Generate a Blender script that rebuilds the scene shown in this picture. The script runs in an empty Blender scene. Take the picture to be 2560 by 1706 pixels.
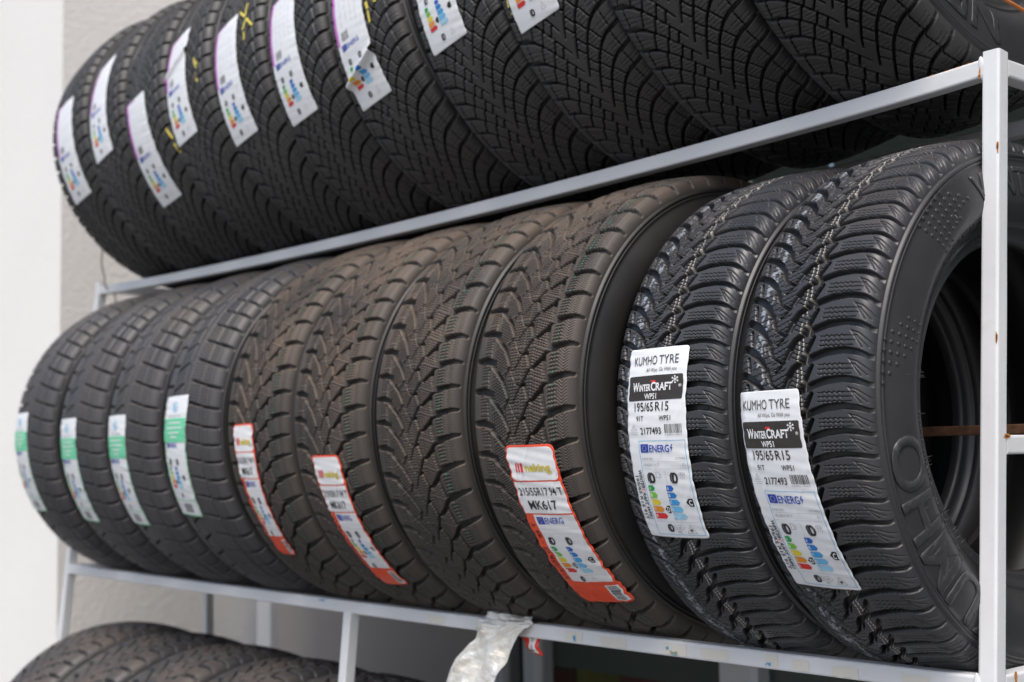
import bpy, bmesh, math, random
import numpy as np
from mathutils import Matrix, Vector

scene = bpy.context.scene
C = scene.collection
random.seed(4)
R_ = math.radians

# ------------------------------------------------------------------ camera
cam_d = bpy.data.cameras.new("camera")
cam = bpy.data.objects.new("camera", cam_d)
C.objects.link(cam)
yaw, pitch, roll = 0.8486, 0.0849, -0.0185
Fv = Vector((-math.sin(yaw) * math.cos(pitch), math.cos(yaw) * math.cos(pitch), math.sin(pitch)))
Rt = Vector((math.cos(yaw), math.sin(yaw), 0.0))
Up = Rt.cross(Fv)
Rr = Rt * math.cos(roll) + Up * math.sin(roll)
Uu = -Rt * math.sin(roll) + Up * math.cos(roll)
M = Matrix((Rr, Uu, -Fv)).transposed().to_4x4()
M.translation = Vector((0.7325, -1.3132, 0.2432))
cam.matrix_world = M
cam_d.sensor_width = 36.0
cam_d.lens = 3319.3 / 2560 * 36.0
cam_d.clip_start = 0.05
cam_d.clip_end = 2000
cam_d.dof.use_dof = True
cam_d.dof.focus_distance = 1.50
cam_d.dof.aperture_fstop = 5.0
scene.camera = cam

# ------------------------------------------------------------------ sky and sun (bright overcast)
SUN_EL, SUN_AZ = R_(57), R_(142)          # azimuth: direction the sun stands in, clockwise from +Y
world = bpy.data.worlds.new("World")
scene.world = world
world.use_nodes = True
nt = world.node_tree
bg = nt.nodes["Background"]
sky = nt.nodes.new("ShaderNodeTexSky")
sky.sky_type = 'NISHITA'
sky.sun_disc = False
sky.sun_elevation = SUN_EL
sky.sun_rotation = SUN_AZ
sky.air_density = 1.0
sky.dust_density = 3.2
sky.ozone_density = 0.6
nt.links.new(sky.outputs[0], bg.inputs[0])
bg.inputs[1].default_value = 0.135
sun_d = bpy.data.lights.new("sun", 'SUN')
sun_d.energy = 1.95
sun_d.angle = R_(35)
sun_d.color = (1.0, 0.975, 0.945)
sun = bpy.data.objects.new("sun", sun_d)
C.objects.link(sun)
sd = Vector((math.sin(SUN_AZ) * math.cos(SUN_EL), math.cos(SUN_AZ) * math.cos(SUN_EL), math.sin(SUN_EL)))
sun.rotation_euler = sd.to_track_quat('Z', 'Y').to_euler()
sun.location = sd * 8
vs = scene.view_settings
vs.view_transform = 'Standard'
vs.look = 'None'
vs.exposure = 0.36
vs.gamma = 1.0

# ------------------------------------------------------------------ helpers
def mat(name, col, rough=0.6, metal=0.0, spec=0.5):
    m = bpy.data.materials.new(name)
    m.use_nodes = True
    b = m.node_tree.nodes["Principled BSDF"]
    b.inputs["Base Color"].default_value = (*col, 1)
    b.inputs["Roughness"].default_value = rough
    b.inputs["Metallic"].default_value = metal
    b.inputs["Specular IOR Level"].default_value = spec
    return m

def N(m, t, **kw):
    n = m.node_tree.nodes.new(t)
    for k, v in kw.items():
        if k in n.inputs.keys():
            n.inputs[k].default_value = v
        else:
            setattr(n, k, v)
    return n

def L(m, a, b):
    m.node_tree.links.new(a, b)

def bsdf(m):
    return m.node_tree.nodes["Principled BSDF"]

def noise(m, scale, detail=4.0, rough=0.55, coord='Object'):
    tc = N(m, "ShaderNodeTexCoord")
    n = N(m, "ShaderNodeTexNoise")
    n.inputs["Scale"].default_value = scale
    n.inputs["Detail"].default_value = detail
    n.inputs["Roughness"].default_value = rough
    L(m, tc.outputs[coord], n.inputs["Vector"])
    return n

def ramp(m, src, p0, p1, c0=(0, 0, 0, 1), c1=(1, 1, 1, 1)):
    r = N(m, "ShaderNodeValToRGB")
    r.color_ramp.elements[0].position = p0
    r.color_ramp.elements[1].position = p1
    r.color_ramp.elements[0].color = c0
    r.color_ramp.elements[1].color = c1
    L(m, src, r.inputs[0])
    return r

def mixc(m, fac, a, b):
    x = N(m, "ShaderNodeMix", data_type='RGBA')
    if isinstance(fac, float):
        x.inputs[0].default_value = fac
    else:
        L(m, fac, x.inputs[0])
    for i, v in ((6, a), (7, b)):
        if isinstance(v, tuple):
            x.inputs[i].default_value = (*v, 1) if len(v) == 3 else v
        else:
            L(m, v, x.inputs[i])
    return x.outputs[2]

def bump(m, src, strength, dist):
    b = N(m, "ShaderNodeBump")
    b.inputs["Strength"].default_value = strength
    b.inputs["Distance"].default_value = dist
    L(m, src, b.inputs["Height"])
    L(m, b.outputs[0], bsdf(m).inputs["Normal"])
    return b

def tag(o, label=None, cat=None, group=None, kind=None):
    if label: o["label"] = label
    if cat: o["category"] = cat
    if group: o["group"] = group
    if kind: o["kind"] = kind
    return o

def thing(name, loc, label, cat, group=None, rotz=0.0):
    o = bpy.data.objects.new(name, None)
    o.empty_display_size = 0.05
    C.objects.link(o)
    o.location = loc
    o.rotation_euler = (0, 0, rotz)
    return tag(o, label, cat, group)

def link(name, me, parent=None, loc=(0, 0, 0), rot=(0, 0, 0)):
    o = bpy.data.objects.new(name, me)
    C.objects.link(o)
    if parent: o.parent = parent
    o.location = loc
    o.rotation_euler = rot
    return o

def mesh(name, V, F, mats, mi=None, smooth=False, tint=None):
    """V (n,3) array, F (m,k) array or list of lists."""
    me = bpy.data.meshes.new(name)
    V = np.asarray(V, dtype=np.float32)
    if isinstance(F, np.ndarray):
        n, k = F.shape
        me.vertices.add(len(V)); me.vertices.foreach_set("co", V.ravel())
        me.loops.add(n * k); me.loops.foreach_set("vertex_index", F.astype(np.int32).ravel())
        me.polygons.add(n)
        me.polygons.foreach_set("loop_start", np.arange(0, n * k, k, dtype=np.int32))
        me.update(calc_edges=True)
    else:
        me.from_pydata(V.tolist(), [], F)
    for m in (mats if isinstance(mats, (list, tuple)) else [mats]):
        me.materials.append(m)
    if mi is not None:
        me.polygons.foreach_set("material_index", np.asarray(mi, dtype=np.int32))
    if smooth:
        me.polygons.foreach_set("use_smooth", np.ones(len(me.polygons), dtype=bool))
    if tint is not None:
        a = me.attributes.new("tint", 'FLOAT_COLOR', 'POINT')
        a.data.foreach_set("color", np.asarray(tint, dtype=np.float32).ravel())
    me.validate()
    me.update()
    return me

class Geo:
    """collects polygons in one mesh, a material per polygon"""
    def __init__(s): s.V = []; s.F = []; s.mi = []; s.mats = []
    def add(s, V, F, m):
        if m not in s.mats: s.mats.append(m)
        k = s.mats.index(m); o = len(s.V)
        s.V += [tuple(v) for v in V]
        s.F += [[i + o for i in f] for f in F]
        s.mi += [k] * len(F)
    def box(s, x0, x1, y0, y1, z0, z1, m):
        V = [(x, y, z) for x in (x0, x1) for y in (y0, y1) for z in (z0, z1)]
        F = [[0, 1, 3, 2], [4, 6, 7, 5], [0, 4, 5, 1], [2, 3, 7, 6], [0, 2, 6, 4], [1, 5, 7, 3]]
        s.add(V, F, m)
    def build(s, name, parent=None, loc=(0, 0, 0), rot=(0, 0, 0), smooth=False):
        return link(name, mesh(name, np.array(s.V), s.F, s.mats, s.mi, smooth), parent, loc, rot)

def bevel_obj(o, w, seg=2):
    b = o.modifiers.new("bevel", 'BEVEL'); b.width = w; b.segments = seg; b.limit_method = 'ANGLE'
    return o

def sweep(path, w, h, rad=0.0028, ax=None, up=None, jitter=0.0, closed_ends=True):
    """rounded rectangular tube along a polyline; w along ax, h along up"""
    P = [Vector(p) for p in path]
    ax = Vector(ax).normalized(); up = Vector(up).normalized()
    sec = []
    for cx, cy, a0 in ((1, 1, 0), (-1, 1, 90), (-1, -1, 180), (1, -1, 270)):
        for a in (0, 30, 60, 90):
            t = R_(a0 + a)
            sec.append((cx * (w / 2 - rad) + rad * math.cos(t), cy * (h / 2 - rad) + rad * math.sin(t)))
    n = len(sec); V = []; F = []
    rng = random.Random(len(P) * 7 + int(w * 1e5))
    for p in P:
        for (a, b) in sec:
            j = 1 + rng.uniform(-jitter, jitter)
            V.append(p + ax * a * j + up * b * j)
    for i in range(len(P) - 1):
        for k in range(n):
            F.append([i * n + k, i * n + (k + 1) % n, (i + 1) * n + (k + 1) % n, (i + 1) * n + k])
    if closed_ends:
        F.append(list(range(n))[::-1]); F.append([(len(P) - 1) * n + k for k in range(n)])
    return V, F

def tube(path, r, n=8):
    P = [Vector(p) for p in path]; V = []; F = []
    for i, p in enumerate(P):
        d = (P[min(i + 1, len(P) - 1)] - P[max(i - 1, 0)]).normalized()
        a = d.orthogonal().normalized() if i == 0 else (a - d * a.dot(d)).normalized()
        b = d.cross(a)
        for k in range(n):
            t = 2 * math.pi * k / n
            V.append(p + a * r * math.cos(t) + b * r * math.sin(t))
    for i in range(len(P) - 1):
        for k in range(n):
            F.append([i * n + k, i * n + (k + 1) % n, (i + 1) * n + (k + 1) % n, (i + 1) * n + k])
    F.append(list(range(n))[::-1]); F.append([(len(P) - 1) * n + k for k in range(n)])
    return V, F

def spline(pts, m=10):
    P = [Vector(p) for p in pts]; P = [P[0] * 2 - P[1]] + P + [P[-1] * 2 - P[-2]]; out = []
    for i in range(1, len(P) - 2):
        for k in range(m):
            t = k / m; a, b, c, d = P[i - 1], P[i], P[i + 1], P[i + 2]
            out.append(0.5 * ((2 * b) + (c - a) * t + (2 * a - 5 * b + 4 * c - d) * t * t + (3 * b - a - 3 * c + d) * t ** 3))
    out.append(P[-2]); return out

_tc = {}
def text_geo(s, bold=0.0, shear=0.0):
    """flat outline of a line of text: verts (n,2), faces, for size 1, left-bottom at 0"""
    key = (s, bold, shear)
    if key in _tc: return _tc[key]
    cu = bpy.data.curves.new("lettering", 'FONT')
    cu.body = s; cu.size = 1.0; cu.offset = bold; cu.shear = shear; cu.resolution_u = 4
    o = bpy.data.objects.new("lettering", cu); C.objects.link(o)
    dg = bpy.context.evaluated_depsgraph_get()
    me = o.evaluated_get(dg).to_mesh()
    bm = bmesh.new(); bm.from_mesh(me)
    bmesh.ops.remove_doubles(bm, verts=bm.verts, dist=1e-4)
    bm.verts.ensure_lookup_table()
    V = np.array([v.co[:2] for v in bm.verts]) if len(bm.verts) else np.zeros((0, 2))
    bm.verts.index_update()
    F = [[v.index for v in f.verts] for f in bm.faces]
    bm.free()
    o.evaluated_get(dg).to_mesh_clear()
    bpy.data.objects.remove(o); bpy.data.curves.remove(cu)
    if len(V): V = V - np.array([V[:, 0].min(), 0])
    _tc[key] = (V, F)
    return _tc[key]

def subdiv(V, F, maxlen):
    """triangulate and cut long edges so that a flat outline can follow a curved surface"""
    bm = bmesh.new()
    vs = [bm.verts.new((v[0], v[1], 0)) for v in V]
    for f in F:
        try: bm.faces.new([vs[i] for i in f])
        except ValueError: pass
    bmesh.ops.triangulate(bm, faces=bm.faces)
    for _ in range(5):
        es = [e for e in bm.edges if e.calc_length() > maxlen]
        if not es: break
        bmesh.ops.subdivide_edges(bm, edges=es, cuts=1)
        bmesh.ops.triangulate(bm, faces=[f for f in bm.faces if len(f.verts) > 3])
    bm.verts.index_update()
    Vo = np.array([v.co[:2] for v in bm.verts]); Fo = [[v.index for v in f.verts] for f in bm.faces]
    bm.free()
    return Vo, Fo

# ------------------------------------------------------------------ materials
def rubber(name, base, dust=0.0, dustcol=(0.11, 0.085, 0.065), rough=0.5, tinted=True, film=None, famt=0.75):
    m = mat(name, base, rough)
    n1 = noise(m, 9.0, 5.0, 0.6)
    n2 = noise(m, 160.0, 3.0, 0.6)
    oi = N(m, "ShaderNodeObjectInfo"); va = N(m, "ShaderNodeVectorMath", operation='MULTIPLY_ADD')
    L(m, n1.inputs["Vector"].links[0].from_socket, va.inputs[0]); va.inputs[1].default_value = (1, 1, 1)
    cb = N(m, "ShaderNodeCombineXYZ"); sc = N(m, "ShaderNodeMath", operation='MULTIPLY'); L(m, oi.outputs["Random"], sc.inputs[0]); sc.inputs[1].default_value = 37.0
    for k in range(3): L(m, sc.outputs[0], cb.inputs[k])
    L(m, cb.outputs[0], va.inputs[2]); L(m, va.outputs[0], n1.inputs["Vector"])
    a = mixc(m, n1.outputs[0], tuple(c * 0.75 for c in base), tuple(c * 1.35 for c in base))
    if film:      # chalky film kept off deep grooves, so groove shade is put into the colour
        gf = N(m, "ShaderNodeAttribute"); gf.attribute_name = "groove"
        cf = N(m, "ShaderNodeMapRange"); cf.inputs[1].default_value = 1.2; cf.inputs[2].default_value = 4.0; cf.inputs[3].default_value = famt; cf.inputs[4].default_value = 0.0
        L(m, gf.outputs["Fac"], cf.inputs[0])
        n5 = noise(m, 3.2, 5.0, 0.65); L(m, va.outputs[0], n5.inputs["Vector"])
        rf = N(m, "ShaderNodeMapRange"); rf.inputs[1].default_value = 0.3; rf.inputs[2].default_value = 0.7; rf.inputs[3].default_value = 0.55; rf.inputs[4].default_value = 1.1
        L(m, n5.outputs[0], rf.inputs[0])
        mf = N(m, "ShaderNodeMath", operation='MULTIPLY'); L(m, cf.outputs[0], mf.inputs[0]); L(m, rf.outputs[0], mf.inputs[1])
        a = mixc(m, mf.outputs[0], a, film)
    if dust > 0:
        geo = N(m, "ShaderNodeNewGeometry")
        sep = N(m, "ShaderNodeSeparateXYZ"); L(m, geo.outputs["Normal"], sep.inputs[0])
        up = N(m, "ShaderNodeMapRange"); up.inputs[1].default_value = 0.05; up.inputs[2].default_value = 0.85
        up.inputs[3].default_value = 0.14; up.inputs[4].default_value = 1.0
        L(m, sep.outputs[2], up.inputs[0])
        r = ramp(m, n1.outputs[0], 0.30, 0.72)
        mu = N(m, "ShaderNodeMath", operation='MULTIPLY'); L(m, r.outputs[0], mu.inputs[0]); L(m, up.outputs[0], mu.inputs[1])
        mu2 = N(m, "ShaderNodeMath", operation='MULTIPLY'); L(m, mu.outputs[0], mu2.inputs[0]); mu2.inputs[1].default_value = dust
        if tinted:   # dust on block faces and lips; thinned with depth as painted groove shade
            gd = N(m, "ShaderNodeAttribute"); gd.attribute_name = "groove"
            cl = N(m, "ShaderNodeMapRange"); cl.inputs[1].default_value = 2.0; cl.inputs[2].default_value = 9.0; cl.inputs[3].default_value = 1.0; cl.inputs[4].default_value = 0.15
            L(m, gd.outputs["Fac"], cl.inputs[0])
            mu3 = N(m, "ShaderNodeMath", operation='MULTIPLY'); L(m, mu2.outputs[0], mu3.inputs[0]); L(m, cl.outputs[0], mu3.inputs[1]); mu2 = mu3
        a = mixc(m, mu2.outputs[0], a, dustcol)
    if tinted:
        at = N(m, "ShaderNodeAttribute"); at.attribute_name = "tint"
        a = mixc(m, at.outputs["Alpha"], a, at.outputs["Color"])
    L(m, a, bsdf(m).inputs["Base Color"])
    rr = N(m, "ShaderNodeMapRange"); rr.inputs[3].default_value = rough - 0.16; rr.inputs[4].default_value = rough + 0.2
    L(m, n1.outputs[0], rr.inputs[0]); L(m, rr.outputs[0], bsdf(m).inputs["Roughness"])
    bump(m, n2.outputs[0], 0.2, 0.0006)
    return m

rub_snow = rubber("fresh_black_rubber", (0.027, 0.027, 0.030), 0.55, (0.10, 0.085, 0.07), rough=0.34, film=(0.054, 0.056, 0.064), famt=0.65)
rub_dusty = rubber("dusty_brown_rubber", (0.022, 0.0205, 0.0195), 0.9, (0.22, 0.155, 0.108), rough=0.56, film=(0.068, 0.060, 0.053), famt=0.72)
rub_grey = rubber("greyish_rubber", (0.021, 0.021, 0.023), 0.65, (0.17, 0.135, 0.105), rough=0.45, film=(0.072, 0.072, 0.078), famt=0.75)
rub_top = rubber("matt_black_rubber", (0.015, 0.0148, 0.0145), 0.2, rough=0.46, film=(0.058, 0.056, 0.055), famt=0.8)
rub_side = rubber("sidewall_rubber", (0.032, 0.032, 0.034), 0.10, rough=0.36, tinted=False)
rub_side_d = rubber("dusty_sidewall_rubber", (0.019, 0.0185, 0.018), 0.25, rough=0.46, tinted=False)
rub_liner = rubber("inner_liner_rubber", (0.010, 0.010, 0.010), 0.0, rough=0.5, tinted=False)
rub_letter = mat("polished_lettering_rubber", (0.042, 0.042, 0.045), 0.32)

def paint():
    m = mat("white_rack_paint", (0.78, 0.785, 0.80), 0.42)
    n1 = noise(m, 6.0, 4.0); n2 = noise(m, 55.0, 4.0); n3 = noise(m, 22.0, 6.0, 0.7)
    a = mixc(m, ramp(m, n1.outputs[0], 0.3, 0.75).outputs[0], (0.715, 0.725, 0.735), (0.775, 0.785, 0.795))
    gr = ramp(m, n3.outputs[0], 0.60, 0.74)
    sc = N(m, "ShaderNodeMath", operation='MULTIPLY'); L(m, gr.outputs[0], sc.inputs[0]); sc.inputs[1].default_value = 0.25
    a = mixc(m, sc.outputs[0], a, (0.52, 0.50, 0.45))
    # rust breaking through in a few small chips
    n4 = noise(m, 13.0, 3.0, 0.5)
    rim = ramp(m, n4.outputs[0], 0.735, 0.755); core = ramp(m, n4.outputs[0], 0.757, 0.768)
    a = mixc(m, rim.outputs[0], a, (0.70, 0.42, 0.16))
    a = mixc(m, core.outputs[0], a, (0.16, 0.06, 0.025))
    L(m, a, bsdf(m).inputs["Base Color"])
    bump(m, n2.outputs[0], 0.35, 0.0012)
    return m
white_paint = paint()

def rust():
    m = mat("rusty_steel", (0.11, 0.05, 0.03), 0.85)
    n = noise(m, 60.0, 6.0, 0.7)
    L(m, ramp(m, n.outputs[0], 0.3, 0.7, (0.05, 0.026, 0.018, 1), (0.20, 0.09, 0.045, 1)).outputs[0], bsdf(m).inputs["Base Color"])
    bump(m, n.outputs[0], 0.6, 0.001)
    return m
rust_m = rust()

def plaster(name, col, b=0.5, sc=45.0):
    m = mat(name, col, 0.9)
    n1 = noise(m, 2.2, 4.0); n2 = noise(m, sc, 5.0, 0.65); n3 = noise(m, 260.0, 2.0)
    L(m, mixc(m, n1.outputs[0], tuple(c * 0.95 for c in col), tuple(min(1, c * 1.05) for c in col)), bsdf(m).inputs["Base Color"])
    ad = N(m, "ShaderNodeMath", operation='ADD'); L(m, n2.outputs[0], ad.inputs[0])
    ml = N(m, "ShaderNodeMath", operation='MULTIPLY'); L(m, n3.outputs[0], ml.inputs[0]); ml.inputs[1].default_value = 0.3
    L(m, ml.outputs[0], ad.inputs[1])
    bump(m, ad.outputs[0], b, 0.0045)
    return m
plaster_m = plaster("white_plaster", (0.86, 0.84, 0.805), 0.4, 30)
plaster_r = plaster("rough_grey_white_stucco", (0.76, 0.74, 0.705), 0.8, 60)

def paper(name, col, rough=0.38):
    m = mat(name, col, rough)
    n = noise(m, 35.0, 3.0)
    bump(m, n.outputs[0], 0.12, 0.002)
    return m
paper_m = paper("white_label_film", (0.84, 0.855, 0.87))
orange_m = paper("orange_label_film", (0.86, 0.085, 0.028))
ink = lambda n, c: mat("ink_" + n, c, 0.45)
I_black = ink("black", (0.018, 0.018, 0.02)); I_grey = ink("grey", (0.30, 0.31, 0.33)); I_lgrey = ink("light_grey", (0.50, 0.51, 0.53))
I_soft = ink("soft_black", (0.07, 0.07, 0.075)); I_brown = ink("dark_panel", (0.040, 0.034, 0.030)); I_white = ink("white", (0.84, 0.845, 0.85)); I_red = ink("red", (0.72, 0.03, 0.03))
I_flag = ink("flag_blue", (0.015, 0.06, 0.42)); I_star = ink("star_yellow", (0.85, 0.65, 0.05)); I_cyan = ink("cyan", (0.10, 0.45, 0.72))
I_g1 = ink("green", (0.01, 0.36, 0.07)); I_g2 = ink("leaf_green", (0.20, 0.55, 0.06)); I_y = ink("yellow", (0.80, 0.66, 0.03))
I_o = ink("amber", (0.80, 0.30, 0.02)); I_b1 = ink("deep_blue", (0.01, 0.12, 0.52)); I_b2 = ink("mid_blue", (0.02, 0.22, 0.62))
I_b3 = ink("sky_blue", (0.05, 0.36, 0.72)); I_b4 = ink("pale_blue", (0.16, 0.50, 0.80)); I_b5 = ink("ice_blue", (0.35, 0.66, 0.86))
I_mint = ink("mint_green", (0.16, 0.66, 0.38)); I_mag = ink("magenta", (0.62, 0.16, 0.62)); I_gold = ink("gold_yellow", (0.68, 0.55, 0.06))
I_edge = ink("edge_green", (0.04, 0.48, 0.14)); I_yline = ink("chalk_yellow", (0.80, 0.66, 0.10))

# ------------------------------------------------------------------ tyre geometry
class Profile:
    def __init__(s, R, half, xc, c, drop):
        s.R, s.half, s.drop = R, half, drop
        t = np.linspace(0, 1, 400)
        x1 = xc * t; r1 = R - c * t ** 2.2
        a = t[1:] * math.pi / 2
        x2 = xc + (half - xc) * np.sin(a); r2 = R - c - (drop - c) * (1 - np.cos(a))
        x = np.r_[x1, x2]; r = np.r_[r1, r2]
        s.arc = np.r_[0, np.cumsum(np.hypot(np.diff(x), np.diff(r)))]
        s.x, s.r = x, r
        s.S = s.arc[-1]
        dx, dr = np.gradient(x, s.arc), np.gradient(r, s.arc)
        s.nx, s.nr = -dr, dx
    def at(s, a):
        b = np.abs(a); sg = np.sign(a)
        return sg * np.interp(b, s.arc, s.x), np.interp(b, s.arc, s.r), sg * np.interp(b, s.arc, s.nx), np.interp(b, s.arc, s.nr)
    def r_at(s, x):
        return np.interp(np.abs(x), s.x, s.r)

def draw(D, U, S, P, poly, depth, edge=0.9, mirror=False, du=0.0, reach=4):
    """cut a groove (list of (s, u, width) in mm) into the depth map of one pitch, periodic in u"""
    pts = [((-p[0] if mirror else p[0]), p[1] + du, p[2]) for p in poly]
    for (s0, u0, w0), (s1, u1, w1) in zip(pts[:-1], pts[1:]):
        ds, du_ = s1 - s0, u1 - u0; ll = ds * ds + du_ * du_ + 1e-9
        for k in range(-reach, reach + 1):
            uu = U + k * P
            t = np.clip(((S - s0) * ds + (uu - u0) * du_) / ll, 0, 1)
            d = np.hypot(S - s0 - t * ds, uu - u0 - t * du_)
            w = (w0 + (w1 - w0) * t) / 2
            np.maximum(D, depth * np.clip((w + edge / 2 - d) / edge, 0, 1), out=D)

def zig(s0, s1, u, amp, step, w, slope=0.0):
    n = max(2, int(abs(s1 - s0) / step))
    return [(s0 + (s1 - s0) * i / n, u + slope * (s1 - s0) * i / n + (amp if i % 2 else -amp), w) for i in range(n + 1)]

DEEP = 9.5
def pat_snow(D, U, S, P):
    q = P / 23.4
    def g(pts, d, e=0.6, r=4, o=0.0): draw(D, U, S, P, [(a, b * q + o * q, w * (q if w > 3 else 1)) for a, b, w in pts], d, e, False, 0.0, r)
    g([(101, -2.5, 4.5), (90, -2.2, 4.4), (76, 1.4, 5.0), (60, 3.4, 5.8), (40, 2.2, 6.8), (25, -1.2, 6.8), (16, -4, 6.0), (8, -5.8, 6.2), (-2, -10.6, 6.0), (-9, -17, 5.4), (-13, -23.7, 4.2), (-18, -31, 3.2), (-26, -36, 2.2)], DEEP)
    g([(23.4, -8.7, 4), (19.6, -13.9, 5.4), (14.6, -21.4, 5.6), (11, -26, 5)], DEEP)
    g([(-1.4, -14.5, 3.2), (-7.7, -26, 1.2)], 8)
    g([(-102, 9, 5), (-90, 11, 6), (-73, 11.4, 6.6), (-57, 5.7, 6.8), (-45, -2.5, 6.4), (-39, -11, 5), (-33, -17, 3)], DEEP)
    g([(-67, 25.6, 3.6), (-65, 20, 3.8), (-63.6, 14.7, 4)], 8)
    g([(-37, 14.3, 4.4), (-31.4, 2.5, 4.4)], 8)
    g([(-43, 12.6, 3), (-41, 5.3, 1.6)], 6)
    g([(-29, 0.4, 3), (-19, -3.8, 3)], 8)
    for u in (-8.0, -11.9, -15.8):
        g(zig(36, 60, u, 0.75, 3.0, 0.7, -0.01), 3.0, 0.45)
        g([(31, u, 0.7), (36, u, 0.7)], 2.6, 0.45); g([(60, u - 0.2, 0.7), (73 + (u + 12) * 0.5, u - 0.6, 0.7)], 2.6, 0.45)
    g([(67, -4.2, 0.9), (76, -6.5, 0.9), (86, -11.5, 0.9), (96, -16, 0.9)], 2.2, 0.5)
    g([(68, -4.6, 1.1), (74, -11, 1.1), (81, -18.5, 1.0)], 2.2, 0.5)
    g([(74, -9, 0.9), (80, -13, 0.9), (88, -18, 0.9)], 2.0, 0.5)
    for u in (-9, -13, -17, -21, -25):
        g(zig(-4, 20, u + 1.5, 0.35, 3.0, 0.8, -0.30), 3.0, 0.45)
    for u in (-2, 3, 8, 13, 18):
        g(zig(-30, -11, u, 0.5, 2.6, 0.8, 0.30), 3.0, 0.45)
    for u in (3, 9, 15, 21):
        g(zig(-88, -67, u, 0.6, 3.0, 0.7, 0.14), 2.4, 0.45)
        g(zig(-59, -30, u, 0.6, 3.0, 0.7, 0.20), 2.4, 0.45)

def pat_stagger(D, U, S, P):
    q = P / 38.0
    def tr(a): return a + 14 if a < 36 else 50 + (a - 36) * 0.8
    def g(pts, d=DEEP, e=0.6, r=3): draw(D, U, S, P, [(tr(a), b * q, w) for a, b, w in pts], d, e, False, 0.0, r)
    g([(53, -4.5, 9.0), (62, -3, 9.0), (76, 0.2, 8.4), (92, 2.5, 7.2), (106, 3, 5)])
    g([(51, 33, 6), (43, 26, 7.4), (47, 8, 8.0), (51, -5.5, 8.0)])
    g([(51, -5.5, 6.6), (37, -16, 6.6), (23, -26, 6.2)])
    g([(8.6, 30.3, 5.2), (16.7, 13.2, 5.6)])
    g([(16.7, 13.2, 5.8), (4.1, -6.2, 5.0), (-1.4, -9.7, 3.6), (-14.2, -27.9, 2.2)])
    g([(4.1, 32, 3), (8.6, 30.3, 4)])
    g([(-20.2, 11.6, 1.8), (-9.7, -5.5, 1.8), (0.5, -8.6, 1.8)], 6)
    g([(-62, 56, 5), (-56.6, 52.6, 6.0), (-39, 39, 6.4), (-30, 28, 6.2), (-23.2, 16.9, 5.4)])
    g([(-24, 16, 5), (-33.3, 3.4, 2.2)], 8)
    g([(-69, 53, 3.6), (-66.2, 29.2, 3.8)], 8)
    g([(-106, 27, 6), (-84, 27.5, 9), (-74, 26, 9), (-57, 22, 7)])
    for u in np.arange(3, 36, 4.6):
        g(zig(57, 74, u - 1, 0.9, 2.6, 1.0, 0.10), 3.2, 0.5)
    for u in np.arange(3, 37, 3.6):
        g([(78, u + 5.5, 0.9), (86, u + 0.5, 0.9), (94, u + 5.5, 0.9)], 1.5, 0.6)
        g(zig(-86, -70, u, 0.8, 2.4, 1.0, 0), 2.2, 0.6)
        g(zig(-60, -28, u, 0.8, 2.4, 1.0, 0.35), 2.2, 0.6)
        g(zig(-26, 0, u, 0.8, 2.4, 1.0, 0.05), 2.2, 0.6)
        g(zig(2, 24, u, 0.8, 2.4, 1.0, 0.05), 2.2, 0.6)
        g(zig(22, 44, u, 0.8, 2.4, 1.0, -0.25), 2.2, 0.6)
    g([(75.5, -2, 1.2), (75.5, 42, 1.2)], 2.5, 0.6)

def pat_arc(D, U, S, P):
    q = P / 34.0
    def g(pts, d, mir, du, r=5): draw(D, U, S, P, [(a, (b + du) * q, w) for a, b, w in pts], d, 0.6, mir, 0.0, r)
    for mir, du in ((False, 0.0), (True, 13.0)):
        g([(104, 3, 4.6), (90, 0, 5.2), (76, -3.4, 5.4), (62, -8, 5.0), (52, -14.5, 4.4), (43, -22.7, 3.8), (34, -33, 3.5), (26.7, -43.7, 3.3), (20, -54, 3.1), (14, -64, 2.9), (8, -74, 2.7), (2, -86, 2.4)], DEEP, mir, du)
        for a, b in (((44, -23), (55, -45)), ((17, -24), (28, -42)), ((70, -5), (74, -37)), ((9, -72), (20, -88)), ((30, -39), (41, -58))):
            g([(*a, 2.7), (*b, 2.7)], 8.5, mir, du)
        for u in (8, 14.5, 21):
            g(zig(58, 90, u - 12, 0.5, 3.2, 0.8, 0.20), 2.0, mir, du)
        for u in (5, 11, 17, 23):
            g(zig(36, 54, u - 20, 0.5, 3.0, 0.8, 0.2), 1.6, mir, du)
            g(zig(12, 32, u - 40, 0.5, 3.0, 0.8, 0.1), 1.6, mir, du)

def pat_rib(D, U, S, P):
    q = P / 36.0
    def g(pts, d=DEEP, e=0.7, r=2): draw(D, U, S, P, [(a + 10 if a > -30 else a, b * q, w) for a, b, w in pts], d, e, False, 0.0, r)
    g([(52, -60, 5.4), (52, 60, 5.4)]); g([(-56, -60, 5.4), (-56, 60, 5.4)])
    g([(8, 8, 2.6), (30, 4, 3.4), (52, 0, 4.2), (75, -4, 5.0), (110, -8, 5.6)])
    g([(80, -60, 3.0), (80, 60, 3.0)], 4.5); g([(-82, -60, 3), (-82, 60, 3)], 4.5)
    g([(6, -60, 2.4), (6, 60, 2.4)], 5.5); g([(-18, -60, 2.4), (-18, 60, 2.4)], 5.5)
    g([(-58, -16, 4.0), (-40, -7, 4.0), (-20, 2, 3.0)])
    g([(-110, 4, 5.4), (-82, 2, 5), (-56, 0, 4.2)])
    for u in np.arange(4, 36, 5.0):
        g(zig(57, 76, u - 4, 0.7, 3.0, 1.0, -0.1), 2.2, 0.6); g(zig(-12, 2, u, 0.7, 3.0, 1.0), 2.0, 0.6)
        g(zig(12, 46, u, 0.7, 3.0, 1.0, -0.1), 2.2, 0.6); g(zig(-50, -22, u, 0.7, 3.0, 1.0, 0.2), 2.0, 0.6)

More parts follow.
